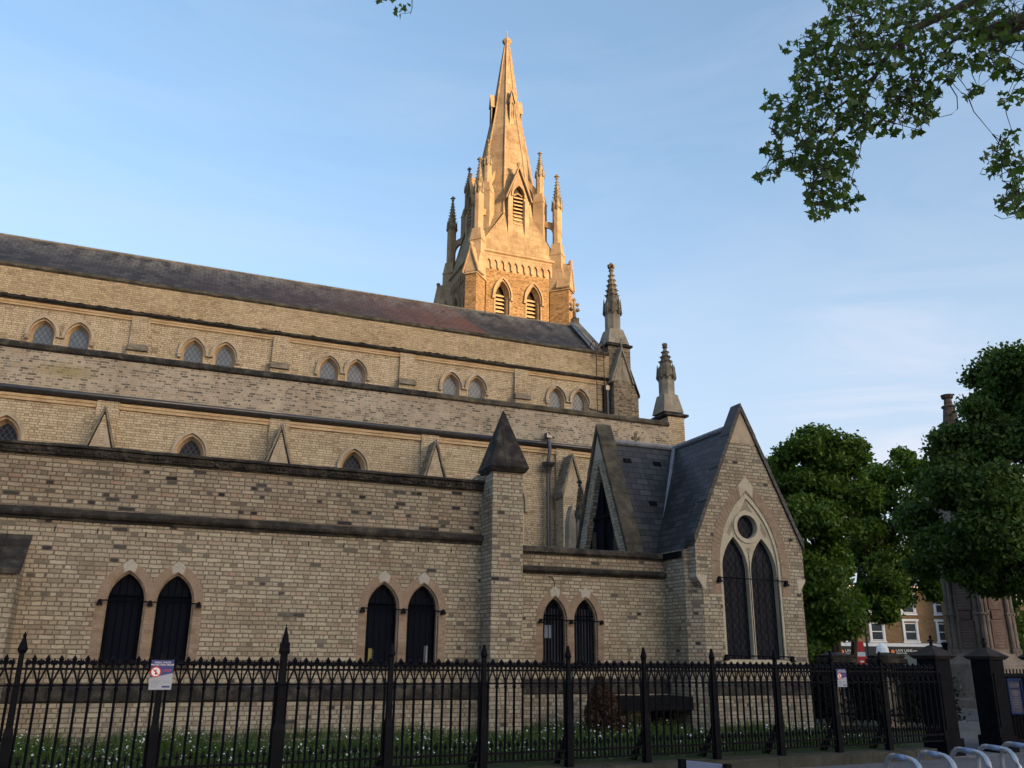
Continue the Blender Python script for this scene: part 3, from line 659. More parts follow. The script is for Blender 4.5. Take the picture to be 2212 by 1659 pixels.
# valley of the two roofs
mb.tube([(GX-.02, WY-.02, 6.83), (10.80, WY-1.33, 3.93)], .075, 6); P(mb, 'lead_ridge', M['lead'], rf)
mb = MB(); 
for cx_, cz_ in ((10.62, 6.33), (11.47, 6.32), (11.0, 5.2)):  # thin dark boxes laid on the slope as missing and dark slates
    cy_ = WY-(6.82-cz_)*1.34/2.94; mb = MB()
    mb.extr([(cx_-.11, cy_-.03, cz_-.06), (cx_+.11, cy_-.03, cz_-.06), (cx_+.11, cy_+.03-.012, cz_+.06), (cx_-.11, cy_+.03-.012, cz_+.06)], (0, -.012, .004)); P(mb, 'slate_vent', M['wood_dark'], rf)
mb = MB()
mb.box(10.55, 10.75, GY+.35, GY+1.2, 3.74, 3.86); P(mb, 'eaves_board', M['wood_dark'], rf)
# wing end gable facing -X: steep brick triangle with triangular window
ga = (WX, 18.80, 7.10)
mb = MB()
def tri(y0, y1, z0, za, ya): return [(WX, y0, z0), (WX, y1, z0), (WX, ya, za)]
o_ = [(17.22, 3.2), (20.38, 3.2), (18.80, 7.05)]; i_ = [(17.58, 3.2), (20.02, 3.2), (18.80, 6.2)]
for k, (a, b) in enumerate(((0, 2), (2, 1))):
    q = [o_[a], o_[b], i_[b], i_[a]]
    mb.extr([(WX, y, z) for y, z in q], (.26, 0, 0))
wg = P(mb, 'wing_gable', M['brick_annex'])
mb = MB()
for s in (-1, 1):
    yb = 18.80+s*1.60
    for k in range(6):
        a0, a1 = k/6, (k+1)/6
        q = [(yb+(18.80-yb)*a0, 3.25+3.80*a0), (yb+(18.80-yb)*a1, 3.25+3.80*a1), (yb+(18.80-yb)*a1, 3.25+3.80*a1+.20), (yb+(18.80-yb)*a0, 3.25+3.80*a0+.26)]
        mb.extr([(WX-.04-.002*k, y, z) for y, z in (q if s < 0 else q[::-1])], (.42, 0, 0))
P(mb, 'gable_coping', M['stone_lichen'], wg)
mb = MB()
for s in (-1, 1):
    for k in range(26):      # sawtooth brick lining of the opening
        a = k/26; y = 18.80+s*(1.22*(1-a)+.03); z = 3.25+2.98*a
        mb.box(WX-.015, WX+.06, y-.07 if s < 0 else y+.0, y+.0 if s < 0 else y+.07, z, z+.085)
mb.extr([(WX-.012, 18.80-.24, 6.30), (WX-.012, 18.80, 7.02), (WX-.012, 18.80+.24, 6.30)], (.05, 0, 0))
P(mb, 'brick_lining', M['stone_hood'], wg)
mb = MB(); mb.extr([(WX+.14, 17.56, 3.2), (WX+.14, 18.80, 6.22), (WX+.14, 20.04, 3.2)], (.03, 0, 0)); gl = P(mb, 'gable_window', M['glass_black'], wg)
mb = MB(); mb.box(WX+.08, WX+.135, 18.77, 18.83, 3.2, 6.05); mb.box(WX+.085, WX+.13, 18.18, 19.42, 4.88, 4.95)
mb.mi = 1
for y in (18.25, 19.35): mb.box(WX+.10, WX+.135, y-.12, y+.06, 3.2, 4.6)
mb.mi = 0; P(mb, 'window_frame', [M['wood_dark'], M['curtain_brown']], wg)

# ------------------------------------------------------------------ aisle
AI = 27.3; BX = [-1.83+4.933*k for k in range(-2, 4)]       # buttress axes
XE = 17.34
AWIN = [.59+4.945*k for k in range(-2, 2)]
mb = MB()
hl = [arch(c, .40, 7.34, .61, 5.6)[::-1] for c in AWIN]+[arch(10.50, .98, 6.55, 1.25, 4.9)[::-1]]
mb.plate([(-14, 3.0), (XE, 3.0), (XE, 8.66), (-14, 8.66)], hl, AI, AI+.4, back=False)
for x in BX: mb.box(x-.30, x+.30, AI-.12, AI+.02, 3.0, 8.70)
mb.box(-14, XE, AI+.45, AI+.8, 3.0, 8.66); P(mb, 'aisle_wall', M['brick_upper'])
mb = MB(); mb.box(-14, XE, AI-.122, AI+.3, 8.72, 10.0); P(mb, 'aisle_parapet', M['brick_grey'])
mb = MB(); moulding(mb, -14, 8.2, AI-.12, [(-.5, 9.97), (.02, 9.98), (.09, 10.02), (.10, 10.14), (.03, 10.20), (-.5, 10.24)]); P(mb, 'coping', M['stone_dark'])
mb = MB(); moulding(mb, 8.205, XE, AI-.12, [(-.5, 9.97), (.02, 9.98), (.08, 10.02), (.09, 10.13), (.03, 10.19), (-.5, 10.23)]); P(mb, 'coping', M['stone_lichen'])
mb = MB()
xs = [-14]+[v for x in BX for v in (x-.30, x+.30)]+[XE]
for a, b in zip(xs[0::2], xs[1::2]):
    mb.box(a, b, AI-.07, AI+.02, 8.49, 8.58); mb.box(a, b, AI-.10, AI+.02, 8.581, 8.665)
P(mb, 'cornice_band', M['stone_tan'])
mb = MB(); mb.tube([(-14, AI-.20, 8.80), (9.3, AI-.20, 8.80)], .075, 10); mb.tube([(9.31, AI-.20, 8.80), (XE, AI-.20, 8.79)], .075, 10); P(mb, 'gutter', M['gutter'], smooth=True)
# gabled buttresses
bt = None
for x in BX:
    if bt is None:
        mb = MB()
        mb.box(-.36, .36, -.80, -.12, 3.0-8, 6.90-8)
        mb.prism([(-.36, -1.1), (.36, -1.1), (0, .16)], -.80, -.14); bt = P(mb, 'aisle_buttress', M['brick_upper'], loc=(x, AI, 8))
        mb = MB()
        for s in (-1, 1):
            for k in range(4):
                a0, a1 = k/4, (k+1)/4
                q = [(s*.43*(1-a0), -1.16+1.40*a0), (s*.43*(1-a1), -1.16+1.40*a1), (s*.43*(1-a1), -1.16+1.40*a1+.15), (s*.43*(1-a0)+s*.01, -1.16+1.40*a0+.20)]
                mb.prism(q if s > 0 else q[::-1], -.86-.0015*k, -.10)
        mb.stack(0, -.82, [(.05, .18), (.065, .25), (.05, .34), (.02, .36)], 6)
        P(mb, 'gablet_coping', M['stone_gablet'], bt)
        mb = MB(); mb.prism([(-.34, -1.12), (-.05, -1.12), (-.05, -.1)], -.807, -.79); mb.prism([(.34, -1.12), (.05, -.1), (.05, -1.12)], -.807, -.79); P(mb, 'gablet_stone', M['stone_hood'], bt)
    else: dup(bt, None, COFF+Vector((x, AI, 8)))
def lancet(name, hw, spring, rise, sill, depth, glassm, mats, hood=True, label=True, wide=.14):
    """glass with a moulded stone surround and hood mould, drawn around x = 0, y = wall face"""
    n = 9; mb = MB(); mb.prism(arch(0, hw+.02, spring, rise+.02, sill, n)[::-1], depth, depth+.04); g = mb.build(name, glassm, church)
    mb = MB(); a0 = arch(0, hw, spring, rise, sill, n); a1 = arch(0, hw+wide*.55, spring, rise+wide*.62, sill, n); a2 = arch(0, hw+wide, spring, rise+wide*1.15, sill, n)
    # splayed inner order and flat outer order
    m_ = len(a0); vs = [(p[0], depth-.01, p[1]) for p in a0]+[(p[0], .05, p[1]) for p in a1]
    mb.add(vs, [(i, m_+i, m_+i+1, i+1) for i in range(m_-1)])
    mb.ring(a1, a2, -.02, .06); P(mb, 'surround', mats[0], g)
    if hood:
        mb = MB(); h0 = arch(0, hw+wide+.005, spring, rise+wide*1.15+.006, spring-.05, n); h1 = arch(0, hw+wide+.10, spring, rise+wide*1.15+.13, spring-.05, n)
        mb.ring(h0, h1, -.12, .0)
        if label:
            for s in (-1, 1): mb.stack(s*(hw+wide+.06), -.05, [(.05, spring-.20), (.075, spring-.15), (.06, spring-.10), (.085, spring-.05), (.085, spring-.02)], 4)
        P(mb, 'hood_mould', mats[1], g)
    return g
a1_ = lancet('aisle_window', .31, 7.34, .49, 5.6, .24, M['glass_mid'], (M['stone_tan'], M['stone_hood']), hood=True, label=False, wide=.13)
for i, c in enumerate(AWIN):
    if i == 0: a1_.location = COFF+Vector((c, AI, 0))
    else: dup(a1_, None, COFF+Vector((c, AI, 0)))
a2_ = lancet('aisle_window', .80, 6.55, 1.08, 4.9, .28, M['glass_lead'], (M['stone_tan'], M['stone_hood']), hood=True, label=True, wide=.2); a2_.location = COFF+Vector((10.50, AI, 0))
# rainwater pipe with hopper
mb = MB(); x = 12.28
mb.box(x-.10, x+.10, AI-.42, AI-.2, 8.98, 9.16); mb.tube([(x+.02, AI-.3, 9.0), (x+.05, AI-.32, 8.5), (x, AI-.30, 8.15)], .07, 8)
mb.stack(x, AI-.3, [(.08, 7.72), (.13, 7.92), (.20, 8.02), (.22, 8.10), (.17, 8.12)], 8); mb.tube([(x, AI-.3, 7.8), (x, AI-.3, 3.3)], .075, 8)
for z in (7.0, 5.8, 4.6): mb.tube([(x, AI-.3, z), (x, AI-.3, z+.07)], .095, 8)
mb.extr([(x-.1, AI-.42, 9.16), (x+.02, AI-.42, 9.19), (x+.02, AI-.42, 9.05)], (0, .2, 0)); mb.extr([(x+.02, AI-.44, 9.10), (x+.22, AI-.40, 9.20), (x+.22, AI-.40, 8.98)], (0, .1, 0))
P(mb, 'rainwater_pipe', M['gutter'])
mb = MB(); mb.box(-14, XE-.02, AI+.3, 32.1, 9.6, 9.8); P(mb, 'aisle_roof', M['lead'])

# ------------------------------------------------------------------ nave clerestory
CL = 32.1; NX = 17.5
PB = [-1.5+4.94*k for k in range(-2, 4)]
CW = [-4.54, -3.43, .37, 1.48, 5.32, 6.38, 10.27, 11.37, 14.98, 16.09]
CW = [-8.92, -7.82]+CW
mb = MB(); mb.plate([(-14, 9.5), (NX, 9.5), (NX, 13.2), (-14, 13.2)], [arch(c, .38, 12.08, .57, 10.8)[::-1] for c in CW], CL, CL+.4, back=False)
for x in PB:
    mb.box(x-.30, x+.30, CL-.12, CL+.02, 11.9, 13.22); mb.box(x-.32, x+.32, CL-.24, CL+.02, 9.6, 11.9)
mb.box(-14, NX, CL+.41, CL+.7, 9.5, 13.2)
P(mb, 'clerestory_wall', M['brick_upper'])
mb = MB(); mb.box(-14, NX, CL-.121, CL+.25, 13.24, 14.42); P(mb, 'nave_parapet', M['brick_nave_parapet'])
cap = None
for x in PB:
    if cap is None:
        mb = MB(); mb.extr([(-.35, -.36, -.15), (-.35, -.13, -.15), (-.35, -.12, .10), (-.35, -.22, .10), (-.35, -.36, -.02)], (.70, 0, 0)); cap = P(mb, 'offset_stone', M['stone_gablet'], loc=(x, CL, 12.0))
    else: dup(cap, None, COFF+Vector((x, CL, 12.0)))
mb = MB(); moulding(mb, -14, NX, CL-.12, [(-.5, 14.36), (.02, 14.37), (.07, 14.42), (.07, 14.50), (.03, 14.54), (-.5, 14.58)]); P(mb, 'coping', M['stone_lichen'])
mb = MB(); xs = [-14]+[v for x in PB for v in (x-.30, x+.30)]+[NX]
for a, b in zip(xs[0::2], xs[1::2]): mb.box(a, b, CL-.06, CL+.02, 13.03, 13.11); mb.box(a, b, CL-.09, CL+.02, 13.111, 13.205)
P(mb, 'cornice_band', M['stone_tan'])
mb = MB(); mb.tube([(-14, CL-.19, 13.29), (NX, CL-.19, 13.28)], .062, 8)
for k in range(70): # moss and dirt along the gutter lip
    x = random.uniform(-6.5, 13); mb.stack(x, CL-.17, [(.02, 13.33), (random.uniform(.05, .14), 13.335), (.03, 13.35+random.random()*.035)], 5, random.random())
P(mb, 'gutter', M['stone_dark'], smooth=True)
c1 = lancet('clerestory_window', .30, 12.08, .46, 10.8, .22, M['glass_lead'], (M['stone_tan'], M['stone_hood']), hood=True, label=False, wide=.12)
for i, c in enumerate(CW):
    if i == 0: c1.location = COFF+Vector((c, CL, 0))
    else: dup(c1, None, COFF+Vector((c, CL, 0)))
st = None
for i in range(0, len(CW), 2):      # hood stops and the stone link between each pair
    a, b = CW[i], CW[i+1]; m_ = (a+b)/2
    if st is None:
        mb = MB(); mb.box(-.11, .11, -.085, .0, 12.02, 12.09)
        st = P(mb, 'hood_link', M['stone_hood'], loc=(m_, CL, 0))
        for s in (-1, 1): mb = MB(); mb.stack(s*1.01, -.06, [(.04, 11.86), (.075, 11.90), (.06, 11.96), (.085, 12.0), (.085, 12.04)], 4); P(mb, 'hood_stop', M['stone_hood'], st)
    else: dup(st, None, COFF+Vector((m_, CL, 0)))
# nave roof
RY, RZ = 35.0, 16.80
mb = MB()
mb.add([(-14, CL+.1, 14.40), (17.22, CL+.1, 14.40), (17.22, RY, RZ), (-14, RY, RZ), (17.22, 2*RY-CL, 14.4), (-14, 2*RY-CL, 14.4)], [(0, 1, 2, 3), (3, 2, 4, 5)])
nr = P(mb, 'nave_roof', M['slate'])
mb = MB(); mb.tube([(-14, RY, RZ+.01), (17.2, RY, RZ+.01)], .06, 6); P(mb, 'ridge_tiles', M['stone_turret'], nr)
mb = MB(); mb.box(-14, 17.2, 2*RY-CL-.4, 2*RY-CL, 3, 14.4); P(mb, 'nave_back_wall', M['brick_upper'])
mb = MB(); mb.extr([(17.2, CL, 3), (17.2, 2*RY-CL, 3), (17.2, 2*RY-CL, 14.4), (17.2, RY, 16.9), (17.2, CL, 14.4)], (.32, 0, 0)); P(mb, 'nave_end_wall', M['brick_turret'])
# raking coping of the end gable and its cross
mb = MB()
for s in (-1, 1):
    mb.extr([(17.14, RY+s*2.55, 14.62), (17.14, RY, 16.82), (17.14, RY, 17.10), (17.14, RY+s*2.45, 14.92)][::s], (.42, 0, 0))
P(mb, 'gable_coping', M['stone_turret'])
mb = MB(); mb.box(17.05, 17.13, CL+.2, CL+.28, 14.5, 14.6); mb.extr([(17.0, CL+.3, 14.60), (17.0, RY-.1, 16.92), (17.0, RY-.1, 16.99), (17.0, CL+.3, 14.68)], (.14, 0, 0)); P(mb, 'lead_flashing', M['lead'])
def cross(mb, x, y, z, s=1.0, axis='x'):
    """Gothic cross finial, foot at z"""
    mb.stack(x, y, [(.12*s, z), (.07*s, z+.2*s), (.085*s, z+.42*s), (.055*s, z+.5*s), (.075*s, z+.62*s)], 6)
    e = Vector((1, 0, 0)) if axis == 'x' else Vector((0, 1, 0))
    c = Vector((x, y, z+.85*s))
    mb.box(x-.05*s, x+.05*s, y-.05*s, y+.05*s, z+.6*s, z+1.12*s)
    for d in (e, -e):
        q = c+d*.18*s; mb.stack(q.x, q.y, [(.03*s, q.z-.1*s), (.085*s, q.z-.03*s), (.09*s, q.z+.04*s), (.03*s, q.z+.11*s)], 6)
        a = c+d*.02; b_ = c+d*.17*s; mb.tube([a, b_], .045*s, 5)
    mb.stack(x, y, [(.04*s, z+1.02*s), (.085*s, z+1.08*s), (.085*s, z+1.15*s), (.03*s, z+1.22*s)], 6)
mb = MB(); mb.box(17.2, 17.5, RY-.16, RY+.16, 16.7, 17.25); cross(mb, 17.33, RY, 17.2, .92, 'x')
for s in (-1, 1):
    for d in (.15,): mb.stack(17.33+s*.17, RY, [(.04, 17.62), (.10, 17.68), (.10, 17.75), (.04, 17.82)], 6)
P(mb, 'gable_cross', M['stone_crocket'])
mb = MB(); cross(mb, 11.33, 19.35, 6.72, .5, 'x'); P(mb, 'roof_cross', M['stone_crocket'])

# --- pinnacles
def pinnacle(mb, x, y, z0, w0, zs, z1, rs, z2, z3, z4, rot=0, finial=True, crock=True, ht=None):
    """square base z0..zs (half width w0), weathering to z1, octagonal shaft (apothem rs) to z2, crown to z3, crocketed spirelet to z4"""
    if zs > z0: mb.stack(x, y, [(w0, z0), (w0, zs)], 4, rot); mb.stack(x, y, [(w0*1.08, zs), (w0*1.1, zs+.05)], 4, rot)
    k0 = math.sqrt(2); vs = []; a = w0*1.0
    mb.stack(x, y, [(w0, zs+.05), (w0*.97, zs+.12), (rs*1.02, z1)], 4, rot)
    mb.stack(x, y, [(rs, z1-.1*(z1-zs)), (rs, z2)], 8, rot)
    mb.mi = 1
    mb.stack(x, y, [(rs, z2-.02), (rs*1.18, z2+.04), (rs*1.12, z2+.5*(z3-z2)), (rs*.80, z3)], 8, rot)
    for k in range(8):           # gablets and drops of the crown
        t = rot+math.pi/8+k*math.pi/4; cx, cy = x+math.cos(t)*rs*1.16, y+math.sin(t)*rs*1.16; g = rs*.22
        mb.stack(cx, cy, [(g*.5, z2-.12), (g, z2-.03), (g*.8, z2+.08), (g*.35, z3-.1*(z3-z2)), (.008, z3+.12*(z3-z2))], 4, t)
    h = z4-z3; ns = max(4, int(h/(rs*.75)))
    prof = [(rs*.80+(rs*.16-rs*.80)*i/ns, z3+h*i/ns) for i in range(ns+1)]
    mb.stack(x, y, prof, 8, rot)
    if crock:
        for i in range(1, ns+1):
            a_, z = prof[i]
            for k in range(8 if rs > .26 else 4):
                t = rot+math.pi/8+k*math.pi/(4 if rs > .26 else 2); d = a_*1.12
                g = rs*.17*(1-.35*i/ns)
                cx, cy = x+math.cos(t)*d, y+math.sin(t)*d
                mb.stack(cx, cy, [(g*.4, z-g*2.2), (g*.9, z-g*.4), (g*1.15, z), (g*.3, z+g*.7)], 4, t)
                ex, ey = x+math.cos(t)*(d+g*1.2), y+math.sin(t)*(d+g*1.2); mb.stack(ex, ey, [(g*.25, z-g*.7), (g*.75, z-g*.1), (g*.5, z+g*.35)], 4, t)
    if finial:
        f = rs
        mb.stack(x, y, [(f*.16, z4-.02), (f*.32, z4+f*.15), (f*.16, z4+f*.3), (f*.18, z4+f*.6), (f*.3, z4+f*1.0), (f*.12, z4+f*1.25)], 6)
        for k in range(4):
            t = k*math.pi/2+.2; cx, cy = x+math.cos(t)*f*.42, y+math.sin(t)*f*.42
            mb.stack(cx, cy, [(f*.08, z4+f*.45), (f*.22, z4+f*.62), (f*.2, z4+f*.78), (f*.06, z4+f*.9)], 5)
    else: mb.stack(x, y, [(rs*.16, z4), (rs*.33, z4+.08), (rs*.3, z4+.16), (rs*.1, z4+.18)], 6)
    mb.mi = 0
# nave corner turret
TX, TY = 18.05, 32.55
mb = MB(); mb.box(17.50, 18.60, 32.0, 33.1, 3, 14.93)
mb.box(17.50, 18.38, 31.6, 32.05, 3, 13.2); mb.prism([(17.50, 13.2), (18.38, 13.2), (17.94, 14.6)], 31.62, 32.02)
mb.box(18.55, 19.0, 32.1, 33.0, 3, 12.7); mb.extr([(18.55, 32.1, 12.7), (18.98, 32.1, 12.7), (18.55, 32.1, 13.9)], (0, .9, 0))
nt_ = P(mb, 'corner_turret', M['brick_turret'])
mb = MB(); mb.stack(TX, TY, [(.56, 14.88), (.64, 14.93), (.64, 15.02), (.57, 15.05)], 4); P(mb, 'cornice_slab', M['stone_dark'], nt_)
mb = MB(); pinnacle(mb, TX, TY, 15.04, .53, 15.04, 15.85, .325, 16.72, 17.35, 18.85); P(mb, 'pinnacle', [M['stone_turret'], M['stone_crocket_grey']], nt_)
mb = MB()
for s in (-1, 1):
    q = [(17.94+s*.50, 13.12), (17.94, 14.58), (17.94, 14.78), (17.94+s*.54, 13.16), (17.94+s*.56, 13.06)]
    mb.prism(q if s > 0 else q[::-1], 31.55, 32.02)
mb.prism([(17.55, 13.15), (17.90, 13.15), (17.90, 14.35)], 31.612, 31.64); mb.prism([(18.33, 13.15), (17.98, 14.35), (17.98, 13.15)], 31.612, 31.64)
P(mb, 'gablet_coping', M['stone_turret'], nt_)
mb = MB(); cross(mb, 17.94, 31.62, 14.62, .42, 'x'); P(mb, 'gablet_finial', M['stone_turret'], nt_)
mb = MB(); mb.extr([(18.58, 32.05, 13.95), (19.06, 32.05, 12.66), (19.06, 32.05, 12.78), (18.58, 32.05, 14.1)], (0, 1.0, 0)); P(mb, 'buttress_cap', M['stone_dark'], nt_)
# aisle corner turret
mb = MB(); mb.box(17.34, 18.06, 27.18, 28.05, 3, 10.42); at_ = P(mb, 'corner_turret', M['brick_upper'])
mb = MB(); mb.stack(17.70, 27.61, [(.43, 10.40), (.52, 10.45), (.52, 10.53), (.45, 10.56)], 4); P(mb, 'cornice_slab', M['stone_dark'], at_)
mb = MB(); pinnacle(mb, 17.62, 27.61, 10.55, .44, 10.55, 11.35, .285, 12.1, 12.55, 13.35, finial=False); P(mb, 'pinnacle', [M['stone_turret'], M['stone_crocket_grey']], at_)
# small crocketed pinnacle and flying gablet on the aisle roof, behind the wing gable
mb = MB(); pinnacle(mb, 11.98, 24.0, 3.4, .22, 4.2, 4.8, .15, 5.7, 5.95, 6.75, finial=True)
P(mb, 'pinnacle', [M['stone_turret'], M['stone_dark']])
mb = MB(); mb.extr([(11.55, 23.9, 4.2), (11.80, 23.9, 4.2), (11.80, 23.9, 5.6), (11.68, 23.9, 6.1), (11.55, 23.9, 5.6)], (0, .3, 0)); P(mb, 'pinnacle_pier', M['stone_turret'])
# rainwater pipe at the nave end, ladder
mb = MB(); mb.box(17.22, 17.46, CL-.3, CL-.12, 12.75, 12.95); mb.tube([(17.34, CL-.22, 12.8), (17.34, CL-.22, 9.9)], .08, 8); P(mb, 'rainwater_pipe', M['gutter'])
mb = MB()
for x in (16.78, 17.15):
    mb.tube([(x, CL-.3, 11.0), (x, CL-.3, 14.75), (x, CL-.22, 14.95), (x, CL, 15.02), (x, CL+.25, 14.9), (x, CL+.3, 14.6)], .022, 6)
for k in range(14): mb.tube([(16.78, CL-.3, 11.2+k*.26), (17.15, CL-.3, 11.2+k*.26)], .013, 5)
mb.box(16.55, 17.25, CL-.29, CL-.27, 14.22, 14.27)
lad = mb.build('roof_ladder', M['iron_rust'])
tag(lad, 'thin rusty iron ladder with hooped top fixed to the clerestory beside the corner turret', 'ladder')
mb = MB(); mb.tube([(16.50, CL-.14, 11.82), (16.72, CL-.14, 11.80), (17.25, CL-.14, 11.72)], .035, 5); P(mb, 'waste_pipe', M['gutter'])
# ------------------------------------------------------------------ tower and spire
CX, CY, H = 16.42, 42.35, 2.35
mb = MB()
def face_M(k):      # tower face k: 0 = -Y, 1 = +X, 2 = +Y, 3 = -X ; local x along the face, local y inward from the centre plane
    return Matrix.Translation((CX, CY, 0)) @ Matrix.Rotation(k*math.pi/2, 4, 'Z')
BWX = [-.91, .91]
for k in range(4):
    s0 = len(mb.v)
    hs = [arch(x, .46, 20.08, .86, 12.5 if k in (1, 2) else 14.5)[::-1] for x in BWX] if k in (0, 3) else []
    mb.plate([(-H, 3), (H, 3), (H, 21.75), (-H, 21.75)], hs, -H, -H+.5, back=False)
    mb.xf(face_M(k), s0)
tower = P(mb, 'tower', M['brick_tower'])
# belfry windows
def belfry(k, x):
    mb = MB(); n = 9
    mb.mi = 0
    a0 = arch(x-.0, .28, 20.05, .78, 14.5, n); a1 = arch(x, .42, 20.08, .90, 14.5, n); a2 = arch(x, .48, 20.08, 1.0, 14.5, n)
    m_ = len(a0); mb.add([(p[0], -H+.36, p[1]) for p in a0]+[(p[0], -H+.08, p[1]) for p in a1], [(i, m_+i, m_+i+1, i+1) for i in range(m_-1)])
    mb.ring(a1, a2, -H-.03, -H+.1)
    for s in (-1, 1): mb.tube([(x+s*.35, -H+.16, 14.5), (x+s*.35, -H+.16, 20.1)], .04, 5)
    h0 = arch(x, .49, 20.08, 1.01, 20.0, n); h1 = arch(x, .57, 20.08, 1.12, 20.0, n); mb.ring(h0, h1, -H-.12, -H+.02)
    for s in (-1, 1): mb.box(x+s*.53-.07, x+s*.53+.07, -H-.13, -H+.02, 19.86, 20.02)
    mb.mi = 1
    mb.prism(a0[::-1], -H+.52, -H+.56)
    mb.mi = 2
    for q in range(26):
        z = 14.9+q*.23
        if z > 20.35: continue
        mb.hexa([(x-.28, -H+.34, z), (x+.28, -H+.34, z), (x+.28, -H+.50, z+.13), (x-.28, -H+.50, z+.13)], [(x-.28, -H+.34, z+.06), (x+.28, -H+.34, z+.06), (x+.28, -H+.50, z+.19), (x-.28, -H+.50, z+.19)])
    mb.xf(face_M(k)); return P(mb, 'belfry_window', [M['stone_tan_t'], M['louvre_dark'], M['louvre']], tower)
M['stone_tan_t'] = M['stone_trim']; M['louvre_dark'] = plain('louvre_gap', (.03, .022, .016), rough=.9); M['louvre'] = plain('louvre_boards', (.42, .30, .17), rough=.8, var=.2)
for k in (0, 3):
    for x in BWX: belfry(k, x)
# arcaded corbel table and cornice
for k in range(4):
    mb = MB()
    x0, x1 = -H, H; nA = 12; wA = (x1-x0)/nA
    mb.box(x0, x1, -H-.105, -H+.2, 22.16, 22.34); mb.box(x0, x1, -H-.004, -H+.2, 21.58, 22.158)
    for i in range(nA):
        c = x0+wA*(i+.5)
        a = arch(c, wA*.33, 21.88, wA*.62, 21.62, 6)
        left = [(c-wA/2, 22.16), (c-wA/2, 21.66), (c-wA*.44, 21.58), (c-wA*.33, 21.70)]+a[1:7]+[(c, 22.16)]
        right = [(2*c-x, z) for x, z in left]
        mb.prism(left, -H-.10, -H+.02); mb.prism(right, -H-.10, -H+.02)
    mb.xf(face_M(k)); P(mb, 'corbel_table', M['stone_trim'], tower)
mb = MB()
mb.stack(CX, CY, [(H+.02, 22.33), (H+.10, 22.36), (H+.12, 22.46), (H+.22, 22.52), (H+.24, 22.62), (H+.10, 22.70)], 4); P(mb, 'cornice', M['stone_trim'], tower)
# diagonal buttresses with gablets, weathered stages and outer pinnacles
def diag_M(k): return Matrix.Translation((CX, CY, 0)) @ Matrix.Rotation(R(45)+k*math.pi/2, 4, 'Z')    # local -Y points out along the diagonal; k=3 is the left front
DC = H*math.sqrt(2)
for k in range(4):
    Mx = diag_M(k)
    mb = MB(); mb.box(-.32, .32, -DC-.78, -DC+.6, 3, 20.86); mb.xf(Mx); bt_ = P(mb, 'diagonal_buttress', M['brick_tower'], tower)
    mb = MB()
    # weathering: end slope with a gabled face and the two side slopes
    mb.hexa([(-.38, -DC-.86, 20.80), (.38, -DC-.86, 20.80), (.38, -DC+.55, 20.80), (-.38, -DC+.55, 20.80)], [(-.34, -DC-.79, 20.94), (.34, -DC-.79, 20.94), (.36, -DC+.55, 20.94), (-.36, -DC+.55, 20.94)])
    mb.hexa([(-.34, -DC-.79, 20.94), (.34, -DC-.79, 20.94), (.36, -DC+.55, 20.94), (-.36, -DC+.55, 20.94)], [(-.31, -DC-.26, 22.45), (.31, -DC-.26, 22.45), (.31, -DC+.35, 22.45), (-.31, -DC+.35, 22.45)])
    mb.prism([(-.37, 20.95), (.37, 20.95), (0, 22.35)], -DC-.82, -DC-.15)
    for s in (-1, 1):
        q = [(s*.43, 20.90), (0, 22.32), (0, 22.50), (s*.48, 20.95)]
        mb.prism(q if s > 0 else q[::-1], -DC-.88, -DC-.1)
    mb.stack(0, -DC-.80, [(.05, 22.38), (.10, 22.50), (.12, 22.58), (.05, 22.66)], 6)
    mb.xf(Mx); P(mb, 'buttress_head', M['stone_trim'], tower)
    mb = MB(); pinnacle(mb, 0, -DC-.02, 22.2, .335, 23.0, 23.75, .245, 26.0, 26.55, 27.95)
    mb.xf(Mx); P(mb, 'outer_pinnacle', [M['stone_trim'], M['stone_crocket']], tower)
    # inner pinnacle standing on the broach
    di = 1.62*math.sqrt(2)
    mb = MB(); pinnacle(mb, 0, -di, 23.3, .31, 26.5, 27.12, .215, 28.35, 28.75, 29.75)
    mb.xf(Mx); P(mb, 'inner_pinnacle', [M['stone_trim'], M['stone_crocket']], tower)
    # flying arches
    mb = MB()
    y0, y1 = -DC+.22, -di-.28
    q = [(y0-.06, 24.35)]
    for i in range(9):
        t = i/8; ang = math.pi-math.pi/2*t*1.0
        q.append((y0+(y1-y0)*(1-math.cos(t*math.pi/2)), 24.35+.62*math.sin(t*math.pi/2)))
    q += [(y1+.12, 24.97), (y1+.12, 25.42), (y0-.06, 25.12)]
    mb.extr([(-.10, y, z) for y, z in q], (.20, 0, 0))
    mb.xf(Mx); P(mb, 'flying_arch', M['stone_trim'], tower); mb = MB()
    y2, y3 = -di+.25, -1.25
    q = [(y2-.06, 26.9)]+[(y2+(y3-y2)*i/6, 26.9+1.35*(i/6)**.75) for i in range(7)]+[(y3+.2, 28.9), (y2-.06, 27.55)]
    mb.extr([(-.09, y, z) for y, z in q], (.18, 0, 0))
    mb.xf(Mx); P(mb, 'flying_arch', M['stone_trim'], tower)
# spire
SA = [(1.94, 25.3), (1.31, 29.75), (.745, 33.15), (.28, 37.1), (.15, 38.15)]
mb = MB(); mb.stack(CX+.08, CY, SA, 8, 0)
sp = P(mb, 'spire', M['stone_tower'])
SX = CX+.08
